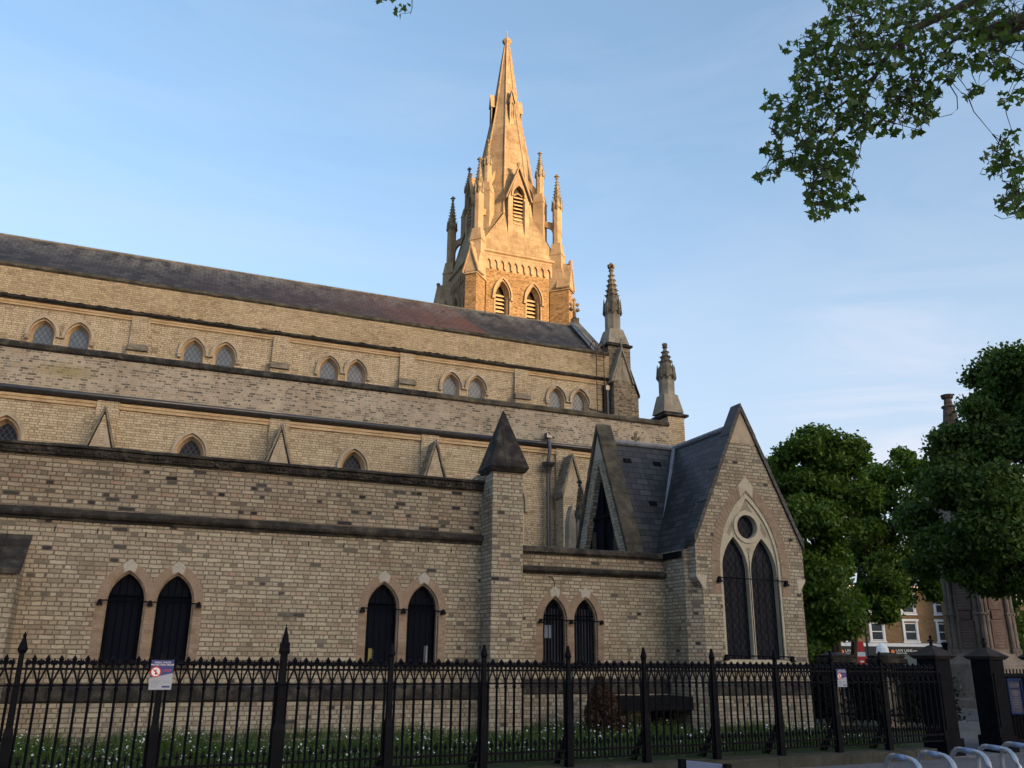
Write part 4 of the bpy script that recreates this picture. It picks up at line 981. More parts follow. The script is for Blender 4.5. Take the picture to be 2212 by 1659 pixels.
# broaches
mb = MB(); k0 = H+.06
e_ = 1.94*math.tan(math.pi/8)
for k in range(4):          # splayed foot: the cardinal faces flare out to the eaves, the diagonal faces run down to the corners
    s0 = len(mb.v)
    mb.add([(-k0, -k0, 22.68), (k0, -k0, 22.68), (e_+.08, -1.95, 25.32), (-e_+.08, -1.95, 25.32), (1.95+.08, -e_, 25.32)], [(0, 1, 2, 3), (1, 4, 2)])
    mb.xf(Matrix.Translation((CX, CY, 0)) @ Matrix.Rotation(k*math.pi/2, 4, 'Z'), s0)
mb.box(CX-H-.05, CX+H+.05, CY-H-.05, CY+H+.05, 22.45, 22.695)
P(mb, 'splayed_foot', M['stone_broach'], sp)
mb = MB()
def ap(z):
    for (a0, z0), (a1, z1) in zip(SA, SA[1:]):
        if z0 <= z <= z1: return a0+(a1-a0)*(z-z0)/(z1-z0)
    return .15
for k in range(8):
    t = math.pi/8+k*math.pi/4
    mb.tube([(SX+math.cos(t)*ap(z)/math.cos(math.pi/8), CY+math.sin(t)*ap(z)/math.cos(math.pi/8), z) for z in (25.3, 29.75, 33.15, 37.1, 38.1)], [.06, .055, .05, .04, .03], 6)
P(mb, 'rib', M['stone_trim'], sp)
def lucarne(k, wide, yb, z0, ze, za, op, zl, zt, rise, small=False):
    """gabled spire light: half width, front plane distance from the axis, base, eave, apex, opening half width, sill, spring, rise"""
    mb = MB(); n = 8; ov = .05 if small else .16
    mb.mi = 0
    mb.plate([(-wide, z0), (wide, z0), (wide, ze), (0, za-.12), (-wide, ze)], [arch(0, op+.06, zt, rise+.1, zl)[::-1]], -yb, -yb+.22, back=False)
    depth = yb-.15
    mb.box(-wide, -wide+.12, -yb+.02, -.2, z0, ze); mb.box(wide-.12, wide, -yb+.02, -.2, z0, ze)
    for s in (-1, 1):
        mb.extr([(s*wide, -yb+.02, ze), (s*wide, -.2, ze), (0, -.2, za-.1), (0, -yb+.02, za-.1)][::s], (0, 0, -.08))
        if not small: mb.box(s*(wide-.10)-.13, s*(wide-.10)+.13, -yb-.07, -yb+.2, z0-.1, ze-.1)
    mb.mi = 1
    for s in (-1, 1):
        q = [(s*(wide+ov), ze-ov), (0, za-.10), (0, za+.06), (s*(wide+ov*1.25), ze-ov*.6)]
        mb.prism(q if s > 0 else q[::-1], -yb-(.08 if small else .16), -yb+.3)
    if not small:
        mb.ring(arch(0, op+.07, zt, rise+.12, zt-.1, n), arch(0, op+.16, zt, rise+.24, zt-.1, n), -yb-.08, -yb)
        mb.stack(0, -yb-.05, [(.06, za), (.10, za+.14), (.13, za+.22), (.05, za+.30)], 6)
    else: mb.ring(arch(0, op+.05, zt, rise+.07, zl, n), arch(0, op+.09, zt, rise+.13, zl, n), -yb-.03, -yb)
    mb.mi = 2; mb.prism(arch(0, op+.07, zt, rise+.1, zl)[::-1], -yb+.20, -yb+.23)
    if not small:
        mb.mi = 3
        for q in range(14):
            z = zl+.08+q*.23
            if z > zt-.05: break
            mb.hexa([(-op, -yb+.03, z), (op, -yb+.03, z), (op, -yb+.17, z+.11), (-op, -yb+.17, z+.11)], [(-op, -yb+.03, z+.055), (op, -yb+.03, z+.055), (op, -yb+.17, z+.165), (-op, -yb+.17, z+.165)])
        mb.mi = 0; mb.tube([(-op, -yb+.1, zt+.02), (0, -yb+.1, zt+rise*.35), (op, -yb+.1, zt+.02)], .05, 5)
    mb.xf(Matrix.Translation((SX, CY, 0)) @ Matrix.Rotation(k*math.pi/2, 4, 'Z'))
    return P(mb, 'spire_light', [M['stone_trim'], M['stone_trim'], M['louvre_dark'], M['louvre']], sp)
for k in range(4): lucarne(k, .60, 2.12, 22.95, 26.30, 28.30, .27, 23.70, 26.50, .48)
for k in range(4): lucarne(k, .13, .97, 31.9, 33.4, 34.25, .06, 32.3, 33.15, .18, small=True)
mb = MB(); mb.stack(SX, CY, [(.13, 38.1), (.16, 38.25), (.26, 38.40), (.28, 38.52), (.20, 38.64), (.06, 38.78), (.035, 38.9), (.012, 39.3)], 8); P(mb, 'spire_finial', M['stone_trim'], sp)
# basement hatch under a dark canopy against the porch
mb = MB(); p0 = onY(1332, 1500, 16.3); p1 = onY(1528, 1500, 16.3); zt = p0.z; zb = onY(1430, 1534, 16.3).z
mb.box(p0.x, 10.6, 16.15, LW_-.07, zb, zt-.05); ch = P(mb, 'hatch_canopy', M['wood_dark'])
mb = MB(); a = onY(1410, 1550, LW_-.12); b = onY(1481, 1550, LW_-.12); mb.box(a.x, b.x, LW_-.14, LW_-.07, 0, zb); P(mb, 'hatch_door', M['wood_dark'])
mb = MB(); q = onY(1350, 1540, 16.4); mb.box(p0.x+.08, p0.x+.2, 16.22, 16.34, 0, zb)
P(mb, 'hatch_post', M['wood_dark'])

# ------------------------------------------------------------------ street railing
POSTS = [-1.63, -.24, 1.22, 2.62, 4.02, 5.36, 6.70, 8.02, 9.32, 10.62, 11.88, 13.06]
rail = empty('iron_railing', fp(0, 0, .2), 'long black cast iron churchyard railing with spiked finials in front of the church', 'railing')
RO = -Vector(fp(0, 0, .2))
FM = Matrix(((FT.x, FN.x, 0, fp(0).x), (FT.y, FN.y, 0, fp(0).y), (0, 0, 1, 0), (0, 0, 0, 1)))     # local x along the fence, y behind it
def PF(mb, name, mat, parent=None, smooth=False):
    mb.xf(FM); o = mb.build(name, mat, rail if parent is None else parent, smooth=smooth); o.location = RO if parent is None else (0, 0, 0); return o
def fleur(mb, x, z, s=1.0):
    mb.stack(x, 0, [(.013, z-.14), (.015, z-.105), (.027, z-.098), (.027, z-.088), (.014, z-.078), (.028, z-.045), (.004, z)], 4)
    mb.box(x-.042, x+.042, -.012, .012, z-.086, z-.064)
    for s_ in (-1, 1): mb.stack(x+s_*.042, 0, [(.005, z-.108), (.016, z-.086), (.016, z-.066), (.006, z-.052)], 4)
def spear(mb, x, z): mb.stack(x, 0, [(.013, z-.10), (.011, z-.085), (.022, z-.05), (.004, z)], 4)
for i in range(len(POSTS)):
    t0 = POSTS[i]; t1 = POSTS[i+1] if i+1 < len(POSTS) else 14.45
    n = max(4, round((t1-t0)/.1365)); d = (t1-t0)/n
    mb = MB()
    mb.box(t0, t1, -.018, .018, 1.425, 1.45); mb.box(t0, t1, -.012, .012, 1.255, 1.275)
    mb.box(t0, t1, -.02, .02, .365, .392); mb.box(t0, t1, -.02, .02, .262, .284)
    for k in range(n):
        xb = t0+d*(k+.5)                        # bar with a spear, fleurs half way
        mb.tube([(xb, 0, .27), (xb, 0, 1.27)], .0165, 6, cap=False)
        mb.stack(xb, 0, [(.014, 1.20), (.022, 1.215), (.022, 1.235), (.014, 1.25), (.024, 1.275), (.014, 1.30)], 6)
        mb.tube([(xb, 0, 1.27), (xb, 0, 1.46)], .010, 5, cap=False); spear(mb, xb, 1.55)
        if k < n-1:
            xf_ = xb+d/2
            mb.tube([(xb, 0, 1.275), (xf_-.008, 0, 1.43)], .0115, 5, cap=False); mb.tube([(xb+d, 0, 1.275), (xf_+.008, 0, 1.43)], .0115, 5, cap=False)
            fleur(mb, xf_, 1.585)
            mb.tube([(xb+.01, 0, 1.275), (xf_, 0, 1.262), (xb+d-.01, 0, 1.275)], .008, 4, cap=False)
        for q in (-.25, .25):                   # dog bars
            x = xb+d*q*1.0
        x = xb+d/2
        if k < n-1:
            mb.tube([(x, 0, .27), (x, 0, .46)], .010, 5, cap=False)
            mb.stack(x, 0, [(.010, .44), (.011, .47), (.02, .49), (.003, .545)], 4); mb.box(x-.03, x+.03, -.008, .008, .462, .478)
    PF(mb, 'railing_panel', M['iron'])
for i, t in enumerate(POSTS):
    mb = MB(); tall = abs(t-2.62) < .01; w0 = .054 if tall else .037
    mb.stack(t, 0, [(w0*1.35, .14), (w0*1.35, .75), (w0*1.1, .82), (w0*.95, .84), (w0*.85, 1.25), (w0*1.0, 1.27), (w0*.78, 1.30), (w0*.70, 1.62)], 4)
    if tall:
        mb.stack(t, 0, [(.05, 1.62), (.058, 1.66), (.05, 1.70), (.054, 1.74), (.03, 1.78)], 4)
        mb.stack(t, 0, [(.046, 1.74), (.038, 1.80), (.012, 1.92), (.02, 1.925), (.008, 1.94), (.003, 1.98)], 8)
    elif t < 1:
        mb.stack(t, 0, [(.034, 1.60), (.05, 1.635), (.05, 1.65), (.014, 1.77), (.022, 1.785), (.012, 1.80), (.003, 1.83)], 8)
    elif abs(t-1.22) < .01: pass
    else:
        mb.stack(t, 0, [(.03, 1.60), (.046, 1.625), (.046, 1.64), (.02, 1.745), (.016, 1.775)], 8)
    po = PF(mb, 'post', M['iron'])
    mb = MB()           # curved back stay
    q = [(.0, 1.05), (.03, .85), (.10, .62), (.22, .42), (.38, .26), (.46, .15)]
    a = [(t-.012, y, z) for y, z in q]+[(t-.012, y, z-.0) for y, z in ((.30, .15), (.20, .30), (.08, .50), (.0, .72))]
    mb.extr(a, (.024, 0, 0)); PF(mb, 'stay', M['iron'], po)
# low kerb wall under the railing, joints between its stones
kb = None
for k in range(-12, 13):
    t0 = k*1.55-.45; t1 = t0+1.545
    if t1 > 14.05: t1 = 14.05
    if t0 > 13.9 or t1 < -4: continue
    mb = MB(); fquad(mb, t0, t1-.004, -.16, .14, -.05, .165+.004*(k % 2)); fquad(mb, t0, t1-.006, -.175, -.155, -.05, .12)
    tag(mb.build('kerb_stone', M['kerb']), 'mossy grey kerb stone in the low wall under the churchyard railing', 'kerb stone', 'kerb stones under the railing')
# public notices fixed to the railing
def notice(t, z0, z1, w_, label):
    e = empty('notice_sign', fp(t, -.06, (z0+z1)/2), label, 'sign', None)
    e.rotation_euler.z = math.atan2(FT.y, FT.x)
    h = z1-z0; mb = MB(); mb.box(-w_/2, w_/2, -.006, .0, -h/2, h/2); mb.build('panel', M['grey_print'], e)
    mb = MB(); mb.prism([(-w_/2, -.10*h), (w_/2, .06*h), (w_/2, h/2), (-w_/2, h/2)], -.010, -.0065); mb.build('blue_field', M['blue'], e)
    mb = MB(); c = (-w_*.27, .10*h); mb.ring([*circ(c[0], c[1], .046*h/.32, 24), circ(c[0], c[1], .046*h/.32, 24)[0]][::-1], [*circ(c[0], c[1], .058*h/.32, 24), circ(c[0], c[1], .058*h/.32, 24)[0]][::-1], -.0135, -.011)
    mb.prism([(c[0]-.033, c[1]+.027), (c[0]-.027, c[1]+.033), (c[0]+.033, c[1]-.027), (c[0]+.027, c[1]-.033)], -.0140, -.011)
    mb.build('ban_ring', M['red'], e)
    mb = MB(); mb.prism(circ(c[0], c[1], .05*h/.32, 24), -.0115, -.0101); mb.build('ban_disc', M['white'], e)
    mb = MB(); mb.prism([(c[0]-.008, c[1]-.03), (c[0]+.014, c[1]-.03), (c[0]+.010, c[1]+.006), (c[0]-.004, c[1]+.006)], -.0130, -.0117); mb.prism([(c[0]-.024, c[1]+.004), (c[0]-.010, c[1]+.0), (c[0]+.012, c[1]+.022), (c[0]+.004, c[1]+.03)], -.0130, -.0117); mb.build('ban_symbol', M['black'], e)
    mb = MB(); mb.box(w_*.08, w_*.42, -.0075, -.0066, -.43*h, -.37*h); mb.build('badge', M['blue'], e)
    mb = MB()
    for k in range(5): mb.box(-w_*.42, w_*.0-.01*k, -.0072, -.0066, (-.20-.05*k)*h, (-.215-.05*k)*h)
    for k in range(2): mb.box(w_*.06, w_*.42, -.0072, -.0066, (-.20-.06*k)*h, (-.212-.06*k)*h)
    mb.build('small_print', M['lead'], e)
    mb = MB(); mb.box(w_*.05, w_*.44, -.0112, -.0102, .155*h, .17*h); mb.box(w_*.05, w_*.40, -.0112, -.0102, .12*h, .13*h); mb.build('red_print', M['red'], e)
    Rx = Matrix.Rotation(math.pi/2, 4, 'X')
    for s, zz_ in (('PUBLIC SPACES', .39), ('PROTECTION ORDER', .31)):
        text_mesh(s, w_*.105, 'lettering', M['white'], e, Matrix.Translation((0, -.0125, zz_*h)) @ Rx, .0008)
notice(1.215, 1.215, 1.54, .245, 'large blue and white public notice with red ban symbol on the near railing')
notice(12.03, 1.19, 1.48, .215, 'smaller looking blue and white notice on the railing near the gate pier')

# ------------------------------------------------------------------ gate piers, gate, board
def gate_pier(t0, t1, d0, d1, z, zc, label, cross_=True):
    c = fp((t0+t1)/2, (d0+d1)/2, 0); e = empty('gate_pier', c, label, 'gate pier', 'dark gate piers with pyramid caps', math.atan2(FT.y, FT.x))
    w_, d_ = (t1-t0)/2, (d1-d0)/2
    mb = MB(); mb.box(-w_, w_, -d_, d_, -.05, z-.06); mb.box(-w_-.04, w_+.04, -d_-.04, d_+.04, -.05, .30)
    mb.box(-w_*.72, w_*.72, -d_-.015, -d_+.1, .45, z-.3); mb.build('shaft', M['pier_black'], e)
    mb = MB(); mb.hexa([(-w_-.03, -d_-.03, z-.06), (w_+.03, -d_-.03, z-.06), (w_+.03, d_+.03, z-.06), (-w_-.03, d_+.03, z-.06)], [(-w_-.09, -d_-.09, z), (w_+.09, -d_-.09, z), (w_+.09, d_+.09, z), (-w_-.09, d_+.09, z)])
    mb.hexa([(-w_-.09, -d_-.09, z+.001), (w_+.09, -d_-.09, z+.001), (w_+.09, d_+.09, z+.001), (-w_-.09, d_+.09, z+.001)], [(-.05, -.05, zc), (.05, -.05, zc), (.05, .05, zc), (-.05, .05, zc)]); cp = mb.build('pyramid_cap', M['pier_cap'], e)
    if cross_:
        mb = MB(); mb.stack(0, 0, [(.05, zc-.01), (.02, zc+.03), (.035, zc+.05), (.02, zc+.07), (.018, zc+.15)], 6); mb.box(-.065, .065, -.018, .018, zc+.075, zc+.105)
        mb.stack(0, 0, [(.02, zc+.14), (.03, zc+.16), (.005, zc+.19)], 6); mb.build('cross_finial', M['iron'], cp)
M['pier_black'] = plain('black_painted_stone', (.0045, .005, .0075), rough=.65, var=.5, scale=9, spec=.05)
M['pier_cap'] = stone('dark_pier_cap', [(.3, (.016, .014, .014)), (.7, (.045, .036, .034))], scale=5, bump=.5)
gate_pier(14.50, 14.90, .0, .40, 1.72, 1.90, 'black stone gate pier with pyramid cap at the end of the long railing')
gate_pier(16.02, 16.42, .0, .40, 1.72, 1.88, 'black stone gate pier left of the blue notice board')
gate_pier(17.68, 18.08, .0, .40, 1.72, 1.88, 'black stone gate pier at the right edge beyond the blue notice board')
g = empty('iron_gate', fp(17.05, .24, .05), 'solid black iron gate leaf behind the blue notice board', 'gate', None, math.atan2(FT.y, FT.x))
mb = MB(); mb.box(-.62, .62, -.01, .01, .05, 1.36); mb.build('gate_panel', M['iron'], g)
mb = MB()
for k in range(12): mb.tube([(-.58+.105*k, -.03, .05), (-.58+.105*k, -.03, 1.44)], .014, 5)
mb.box(-.62, .62, -.05, -.015, .1, .16); mb.box(-.62, .62, -.05, -.015, 1.30, 1.36); mb.build('gate_bars', M['iron'], g)
e = empty('notice_board', fp(16.86, .15, .99), 'tall blue framed notice board hung by the church gate', 'notice board', None, math.atan2(FT.y, FT.x))
mb = MB(); mb.box(-.21, .21, .0, .05, -.32, .32); mb.build('backing', M['blue_dark'] if 'blue_dark' in M else plain('dark_blue_board', (.012, .016, .05), rough=.35), e)
mb = MB()
for a in ((-.22, -.19, -.33, .33), (.19, .22, -.33, .33), (-.188, .188, -.33, -.30), (-.188, .188, .27, .33), (-.188, .188, .13, .15)): mb.box(a[0], a[1], -.02, .0, a[2], a[3])
mb.build('frame', plain('blue_board_frame', (.010, .026, .085), rough=.6, spec=.05), e)
mb = MB()
for k, (z, ww) in enumerate(((.10, .09), (.06, .11), (.02, .07), (-.03, .06), (-.07, .10), (-.11, .12), (-.15, .08), (-.20, .10))): mb.box(-ww, ww, -.004, .0, z-.008, z+.008)
mb.box(-.10, .09, -.004, .0, .19, .20); mb.box(.10, .15, -.004, 0, .18, .22); mb.build('notice_lines', plain('faded_print', (.08, .09, .11)), e)

# ------------------------------------------------------------------ cycle stands, low street sign
def hoop(cx, cy):
    e = None; dv = Vector((-.15, -.43, 0)).normalized(); c = Vector((cx, cy, 0)); L2 = .37; r = .20; z = .76
    pts = [c-dv*L2+Vector((0, 0, 0)), c-dv*L2+Vector((0, 0, z-r))]
    for k in range(1, 6): a = math.pi/2*k/5; pts.append(c-dv*(L2-r*(1-math.cos(a)))+Vector((0, 0, z-r+r*math.sin(a))))
    q = [c+dv*(L2-r*(1-math.cos(math.pi/2*k/5)))+Vector((0, 0, z-r+r*math.sin(math.pi/2*k/5))) for k in range(5, -1, -1)]
    pts += q+[c+dv*L2]
    return pts, dv, c, z
hoops = [(6.60, 6.66), (7.16, 6.81), (7.77, 6.96), (8.32, 7.11), (8.85, 7.26)]
HL = ['steel hoop cycle stand, the leftmost of the row on the pavement', 'second steel hoop cycle stand from the left of the row', 'steel hoop cycle stand in front of the gap beside the gate pier', 'steel hoop cycle stand below the blue notice board', 'steel hoop cycle stand cut by the right edge of the view']
for i, (hx, hy) in enumerate(hoops):
    e = empty('cycle_stand', (hx, hy, 0), HL[i], 'cycle stand', 'row of hooped steel cycle stands')
    pts, dv, c, z = hoop(0, 0); mb = MB(); mb.tube(pts, .025, 10); mb.build('hoop', M['steel'], e, smooth=True)
    mb = MB(); mb.tube([c-dv*.10+Vector((0, 0, z)), c+dv*.10+Vector((0, 0, z))], .0275, 10); mb.build('reflective_band', M['steel_blue'], e, smooth=True)
    mb = MB()
    for s in (-1, 1): q = c+dv*.37*s; mb.stack(q.x, q.y, [(.032, .0), (.032, .22)], 10)
    mb.build('dark_sleeve', M['iron'], e)
a = onD(1482, 1643, 1); 
v0, v1 = ray(1482, 1643), ray(1559, 1651.6)
zt = .66; p0 = EYEP+v0*((zt-EYE)/v0.z); p1 = EYEP+v1*((zt-EYE)/v1.z); dvec = (p1-p0); dvec.z = 0
e = empty('low_sign', ((p0.x+p1.x)/2, (p0.y+p1.y)/2, 0), 'low pale grey street sign panel between two short posts at the kerb', 'street sign')
cc = Vector(((p0.x+p1.x)/2, (p0.y+p1.y)/2, 0)); mb = MB(); nn = Vector((-dvec.y, dvec.x, 0)).normalized()*.03
a, b = p0-cc, p1-cc; a.z = b.z = zt; mb.extr([a, b, b-Vector((0, 0, .3)), a-Vector((0, 0, .3))][::-1], nn); mb.build('panel', plain('pale_sign_plate', (.25, .26, .34), rough=.45, var=.06), e)
mb = MB()
for q in (a-dvec.normalized()*.05, b+dvec.normalized()*.06): mb = MB(); mb.box(q.x-.03, q.x+.03, q.y-.03, q.y+.03, 0, zt+.01); mb.build('post', M['pier_black'], e)
# ------------------------------------------------------------------ memorial tower behind the gate
mc = lat(27.2, 14.27, .2); mon = empty('memorial', mc, 'tall tapering grey stone Gothic memorial with carved inscriptions under the tree', 'memorial')
def PM(mb, name, mat, parent=mon): return mb.build(name, mat, parent)
mb = MB(); mb.stack(0, 0, [(1.25, -.3), (1.25, .13)], 4); PM(mb, 'lower_step', M['stone_mon_pale'])
mb = MB(); mb.stack(0, 0, [(1.05, .13), (1.05, .36), (.95, .42), (.95, .58)], 4); PM(mb, 'upper_step', M['stone_mon'])
mb = MB(); mb.stack(0, 0, [(.84, .58), (.84, 1.35), (.76, 1.45), (.70, 1.66)], 4); PM(mb, 'pedestal', M['stone_mon'])
mb = MB(); mb.stack(0, 0, [(.58, 1.66), (.54, 3.9)], 4)
body = PM(mb, 'shaft', M['stone_mon'])
mb = MB()
for sx in (-1, 1):
    for sy in (-1, 1):
        for o in (.0, .16):
            for ax in ((0, 1) if o else (0,)):
                x, y = sx*(.62-(o if ax == 0 else 0)), sy*(.62-(o if ax == 1 else 0))
                mb.tube([(x, y, 1.66), (x*.96, y*.96, 3.85)], .075, 8)
                mb.stack(x, y, [(.10, 1.62), (.10, 1.74), (.08, 1.8)], 6); mb.stack(x*.98, y*.98, [(.08, 2.75), (.10, 2.79), (.08, 2.83)], 6); mb.stack(x*.96, y*.96, [(.08, 3.72), (.11, 3.82), (.12, 3.9)], 6)
PM(mb, 'colonnette', M['stone_mon'], body)
M['inscr'] = stone('reddish_inscription_panel', [(.3, (.11, .072, .06)), (.7, (.19, .13, .112))], scale=4, bump=.2)
for k in range(4):
    mb = MB(); mb.mi = 0
    for z0, z1 in ((1.80, 2.60), (2.92, 3.66)): mb.box(-.27, .27, -.60, -.53, z0, z1)
    mb.box(-.22, .22, -.62, -.54, 2.64, 2.88); mb.mi = 1
    for z0, z1 in ((1.86, 2.54), (2.98, 3.60)):
        z = z0
        while z < z1: ww = random.uniform(.10, .22); mb.box(-ww, ww, -.606, -.60, z, z+.03); z += .085
    mb.xf(Matrix.Rotation(k*math.pi/2, 4, 'Z')); PM(mb, 'inscription_panel', [M['inscr'], M['stone_mon']], body)
mb = MB(); mb.stack(0, 0, [(.70, 3.88), (.82, 3.98), (.86, 4.06), (.80, 4.12), (.70, 4.30), (.74, 4.62), (.82, 4.70), (.80, 4.78)], 4); PM(mb, 'cornice', M['stone_mon'])
mb = MB(); mb.stack(0, 0, [(.66, 4.75), (.66, 6.0), (.52, 6.2)], 4)
for k in range(4):
    s0 = len(mb.v); mb.prism([(-.66, 4.78), (.66, 4.78), (0, 6.3)], -.74, -.5); mb.xf(Matrix.Rotation(k*math.pi/2, 4, 'Z'), s0)
for sx in (-1, 1):
    for sy in (-1, 1): mb.stack(sx*.72, sy*.72, [(.12, 4.75), (.12, 5.6), (.15, 5.65), (.02, 6.5)], 4)
PM(mb, 'upper_stage', M['stone_mon'])
M['spire_tiles'] = stone('memorial_spire_stone', [(.3, (.05, .038, .034)), (.6, (.13, .098, .085)), (.75, (.22, .18, .155))], scale=2.4, bump=.5, blocks=(.35, .22, .03))
mb = MB(); mb.stack(0, 0, [(.60, 6.0), (.165, 9.35)], 8); mb.stack(0, 0, [(.20, 9.33), (.22, 9.37), (.13, 9.42), (.11, 9.62), (.17, 9.66), (.19, 9.76), (.10, 9.78)], 8); PM(mb, 'spire', M['spire_tiles'])

# ------------------------------------------------------------------ inner gate piers, railing, hedge behind the street railing
for k, (f_, l_, lab) in enumerate(((23.8, 8.55, 'stone pier with a dark cap inside the churchyard, nearer the chapel gable'), (23.2, 9.62, 'stone pier with a dark cap inside the churchyard, nearer the memorial'))):
    p = lat(f_, l_, .25); e = empty('stone_pier', p, lab, 'pier', 'inner stone piers', -YAW*.4)
    mb = MB(); mb.box(-.24, .24, -.24, .24, -.2, 1.28); mb.build('shaft', M['stone_turret'], e)
    mb = MB(); mb.stack(0, 0, [(.27, 1.27), (.36, 1.33), (.36, 1.42), (.30, 1.44), (.33, 1.50), (.10, 1.58)], 4); mb.build('cap', M['stone_dark'], e)
p0, p1 = lat(22.6, 7.0, .2), lat(21.5, 10.2, .2)
e = empty('inner_railing', p0, 'dark inner railing between the stone piers behind the street railing', 'railing'); d_ = p1-p0; n_ = 44
mb = MB()
for k in range(n_+1):
    q = d_*k/n_; mb.tube([(q.x, q.y, 0), (q.x, q.y, 1.12)], .014, 4); mb.stack(q.x, q.y, [(.014, 1.10), (.026, 1.15), (.004, 1.24)], 4)
mb.tube([(0, 0, 1.08), (d_.x, d_.y, 1.08)], .02, 4); mb.tube([(0, 0, .2), (d_.x, d_.y, .2)], .02, 4)
mb.build('railing_panel', M['iron'], e)

def leaf_quads(name, pts, size, mat, parent, droop=.4, jit=.35, shape=2):
    """many small bent leaves; pts = list of positions"""
    n = len(pts); rng = np.random.default_rng(len(name)*97+n)
    P_ = np.array([tuple(p) for p in pts], float)
    d = rng.normal(size=(n, 3)); d[:, 2] -= droop; d /= np.linalg.norm(d, axis=1)[:, None]
    u = np.cross(d, rng.normal(size=(n, 3))); u /= np.linalg.norm(u, axis=1)[:, None]
    nn = np.cross(d, u)
    s = size*rng.uniform(1-jit, 1+jit, (n, 1))
    a = P_-d*s*.5; b = P_+u*s*.33+nn*s*.08; c = P_+d*s*.6-nn*s*.06; e_ = P_-u*s*.33+nn*s*.08
    V = np.stack([a, b, c, e_], 1).reshape(-1, 3)
    me = bpy.data.meshes.new(name); me.vertices.add(4*n); me.vertices.foreach_set('co', V.ravel())
    idx = np.arange(4*n).reshape(n, 4); F = np.stack([idx[:, [0, 1, 2]], idx[:, [0, 2, 3]]], 1).reshape(-1, 3)
    me.loops.add(F.size); me.loops.foreach_set('vertex_index', F.ravel().astype(np.int32)); me.polygons.add(len(F))
    me.polygons.foreach_set('loop_start', np.arange(0, F.size, 3, dtype=np.int32)); me.polygons.foreach_set('loop_total', np.full(len(F), 3, np.int32))
    me.materials.append(mat); me.update(); me.validate()
    o = bpy.data.objects.new(name, me); col.objects.link(o)
    if parent: o.parent = parent
    return o
def blob_points(c, r, n, rng, flat=.6):
    d = rng.normal(size=(n, 3)); d /= np.linalg.norm(d, axis=1)[:, None]
    q = d*(rng.uniform(0, 1, (n, 1))**.45)*np.array([r, r, r*flat]); return q+np.array(c)

def hedge(x, rows, label, name, mat, h):
    pass
rng = np.random.default_rng(5)
hp = []
h0, h1 = lat(24.8, 7.2, .3), lat(22.9, 10.7, .3)
for i in range(20000):
    a = rng.uniform(); z = rng.uniform(0, 1.0); p = h0.lerp(h1, a); hp.append((p.x+rng.normal()*.25, p.y+rng.normal()*.25, .2+z*(1.2+.10*math.sin(a*25))))
hd = leaf_quads('hedge', hp, .11, M['leaf_hedge'], None); tag(hd, 'dark clipped hedge behind the street railing beside the gate', 'hedge')

# ------------------------------------------------------------------ trees beyond the churchyard
def tree(f_, l_, base, clumps, nleaf, size, mat, label, trunk_r, trunk_top, seed, lean=0., cut=-.1, group='trees behind the memorial'):
    """clumps: (right, up, radius, depth spread) relative to the foot, in metres"""
    rng = np.random.default_rng(seed); foot = lat(f_, l_, base)
    e = empty('lime_tree', foot, label, 'tree', group)
    mb = MB(); top = Vector((lean, 0, trunk_top))
    mb.tube([(0, 0, -.2), (lean*.2, .0, trunk_top*.3), (lean*.6, .05, trunk_top*.7), tuple(top)], [trunk_r*1.25, trunk_r, trunk_r*.75, trunk_r*.35], 8)
    pts = []; W_ = sum(c[2]**2 for c in clumps)
    for (r_, z_, rad, dep) in clumps:
        c = rt0*r_+fw0*(rng.uniform(-dep, dep))+Vector((0, 0, z_))
        zb = min(z_*.75, trunk_top*rng.uniform(.45, .95)); a = Vector((lean*zb/trunk_top, 0, zb))
        mid = a.lerp(c, .5)+Vector((0, 0, .25)); mb.tube([tuple(a), tuple(mid), tuple(c)], [trunk_r*.35, trunk_r*.2, .02], 5)
        sub = int(nleaf*rad**2/W_); k = max(5, int(rad*9))
        for j in range(k):
            dd = rng.normal(size=3); dd /= np.linalg.norm(dd); cc = np.array(c)+dd*np.array([rad, rad*1.0, rad*.8])*rng.uniform(.35, 1.0)
            mb.tube([tuple(c), tuple(np.array(c)*.4+cc*.6), tuple(cc)], [.03, .02, .008], 4, cap=False)
            pts.append(blob_points(cc, rad*rng.uniform(.34, .6), sub//k, rng, rng.uniform(.45, .7)))
        pts.append(blob_points(np.array(c), rad*1.05, sub//2, rng, .85))
    mb.build('trunk', M['bark'], e)
    A = np.concatenate(pts); keep = np.array([noise.noise(Vector(q)*1.1)+.95*noise.noise(Vector(q)*2.7+Vector((7, 3, 1))) > cut for q in A])
    leaf_quads('crown', A[keep]+rng.normal(size=(keep.sum(), 3))*np.array([.13, .13, .08]), size, mat, e, droop=.55)
    return e
def C(f_, l_, base, lst, dep):      # crown clumps from sight lines of the photograph at the tree's own distance
    out = []
    for (x, y, rpx) in lst:
        p = onD(x, y, f_); out.append((p.dot(rt0)-l_, p.z-base, rpx*f_/F_PX*1.02, dep))
    return out
T1 = [(1735,985,52),(1700,1010,45),(1690,1060,50),(1790,1000,45),(1745,1060,60),(1815,1050,40),(1700,1130,50),(1760,1130,55),(1720,1200,55),(1775,1215,50),(1740,1270,58),(1800,1260,45),(1770,1330,60),(1720,1350,45),(1825,1310,48),(1800,1370,40),(1760,1390,42),(1850,1270,35),(1730,1415,30),(1675,1000,26),(1830,1090,26)]
tree(36, 12.9, .3, C(36, 12.9, .3, T1, 2.2), 170000, .165, M['leaf_mid'], 'round crowned green tree rising just behind the right slope of the chapel gable', .28, 7.5, 11)
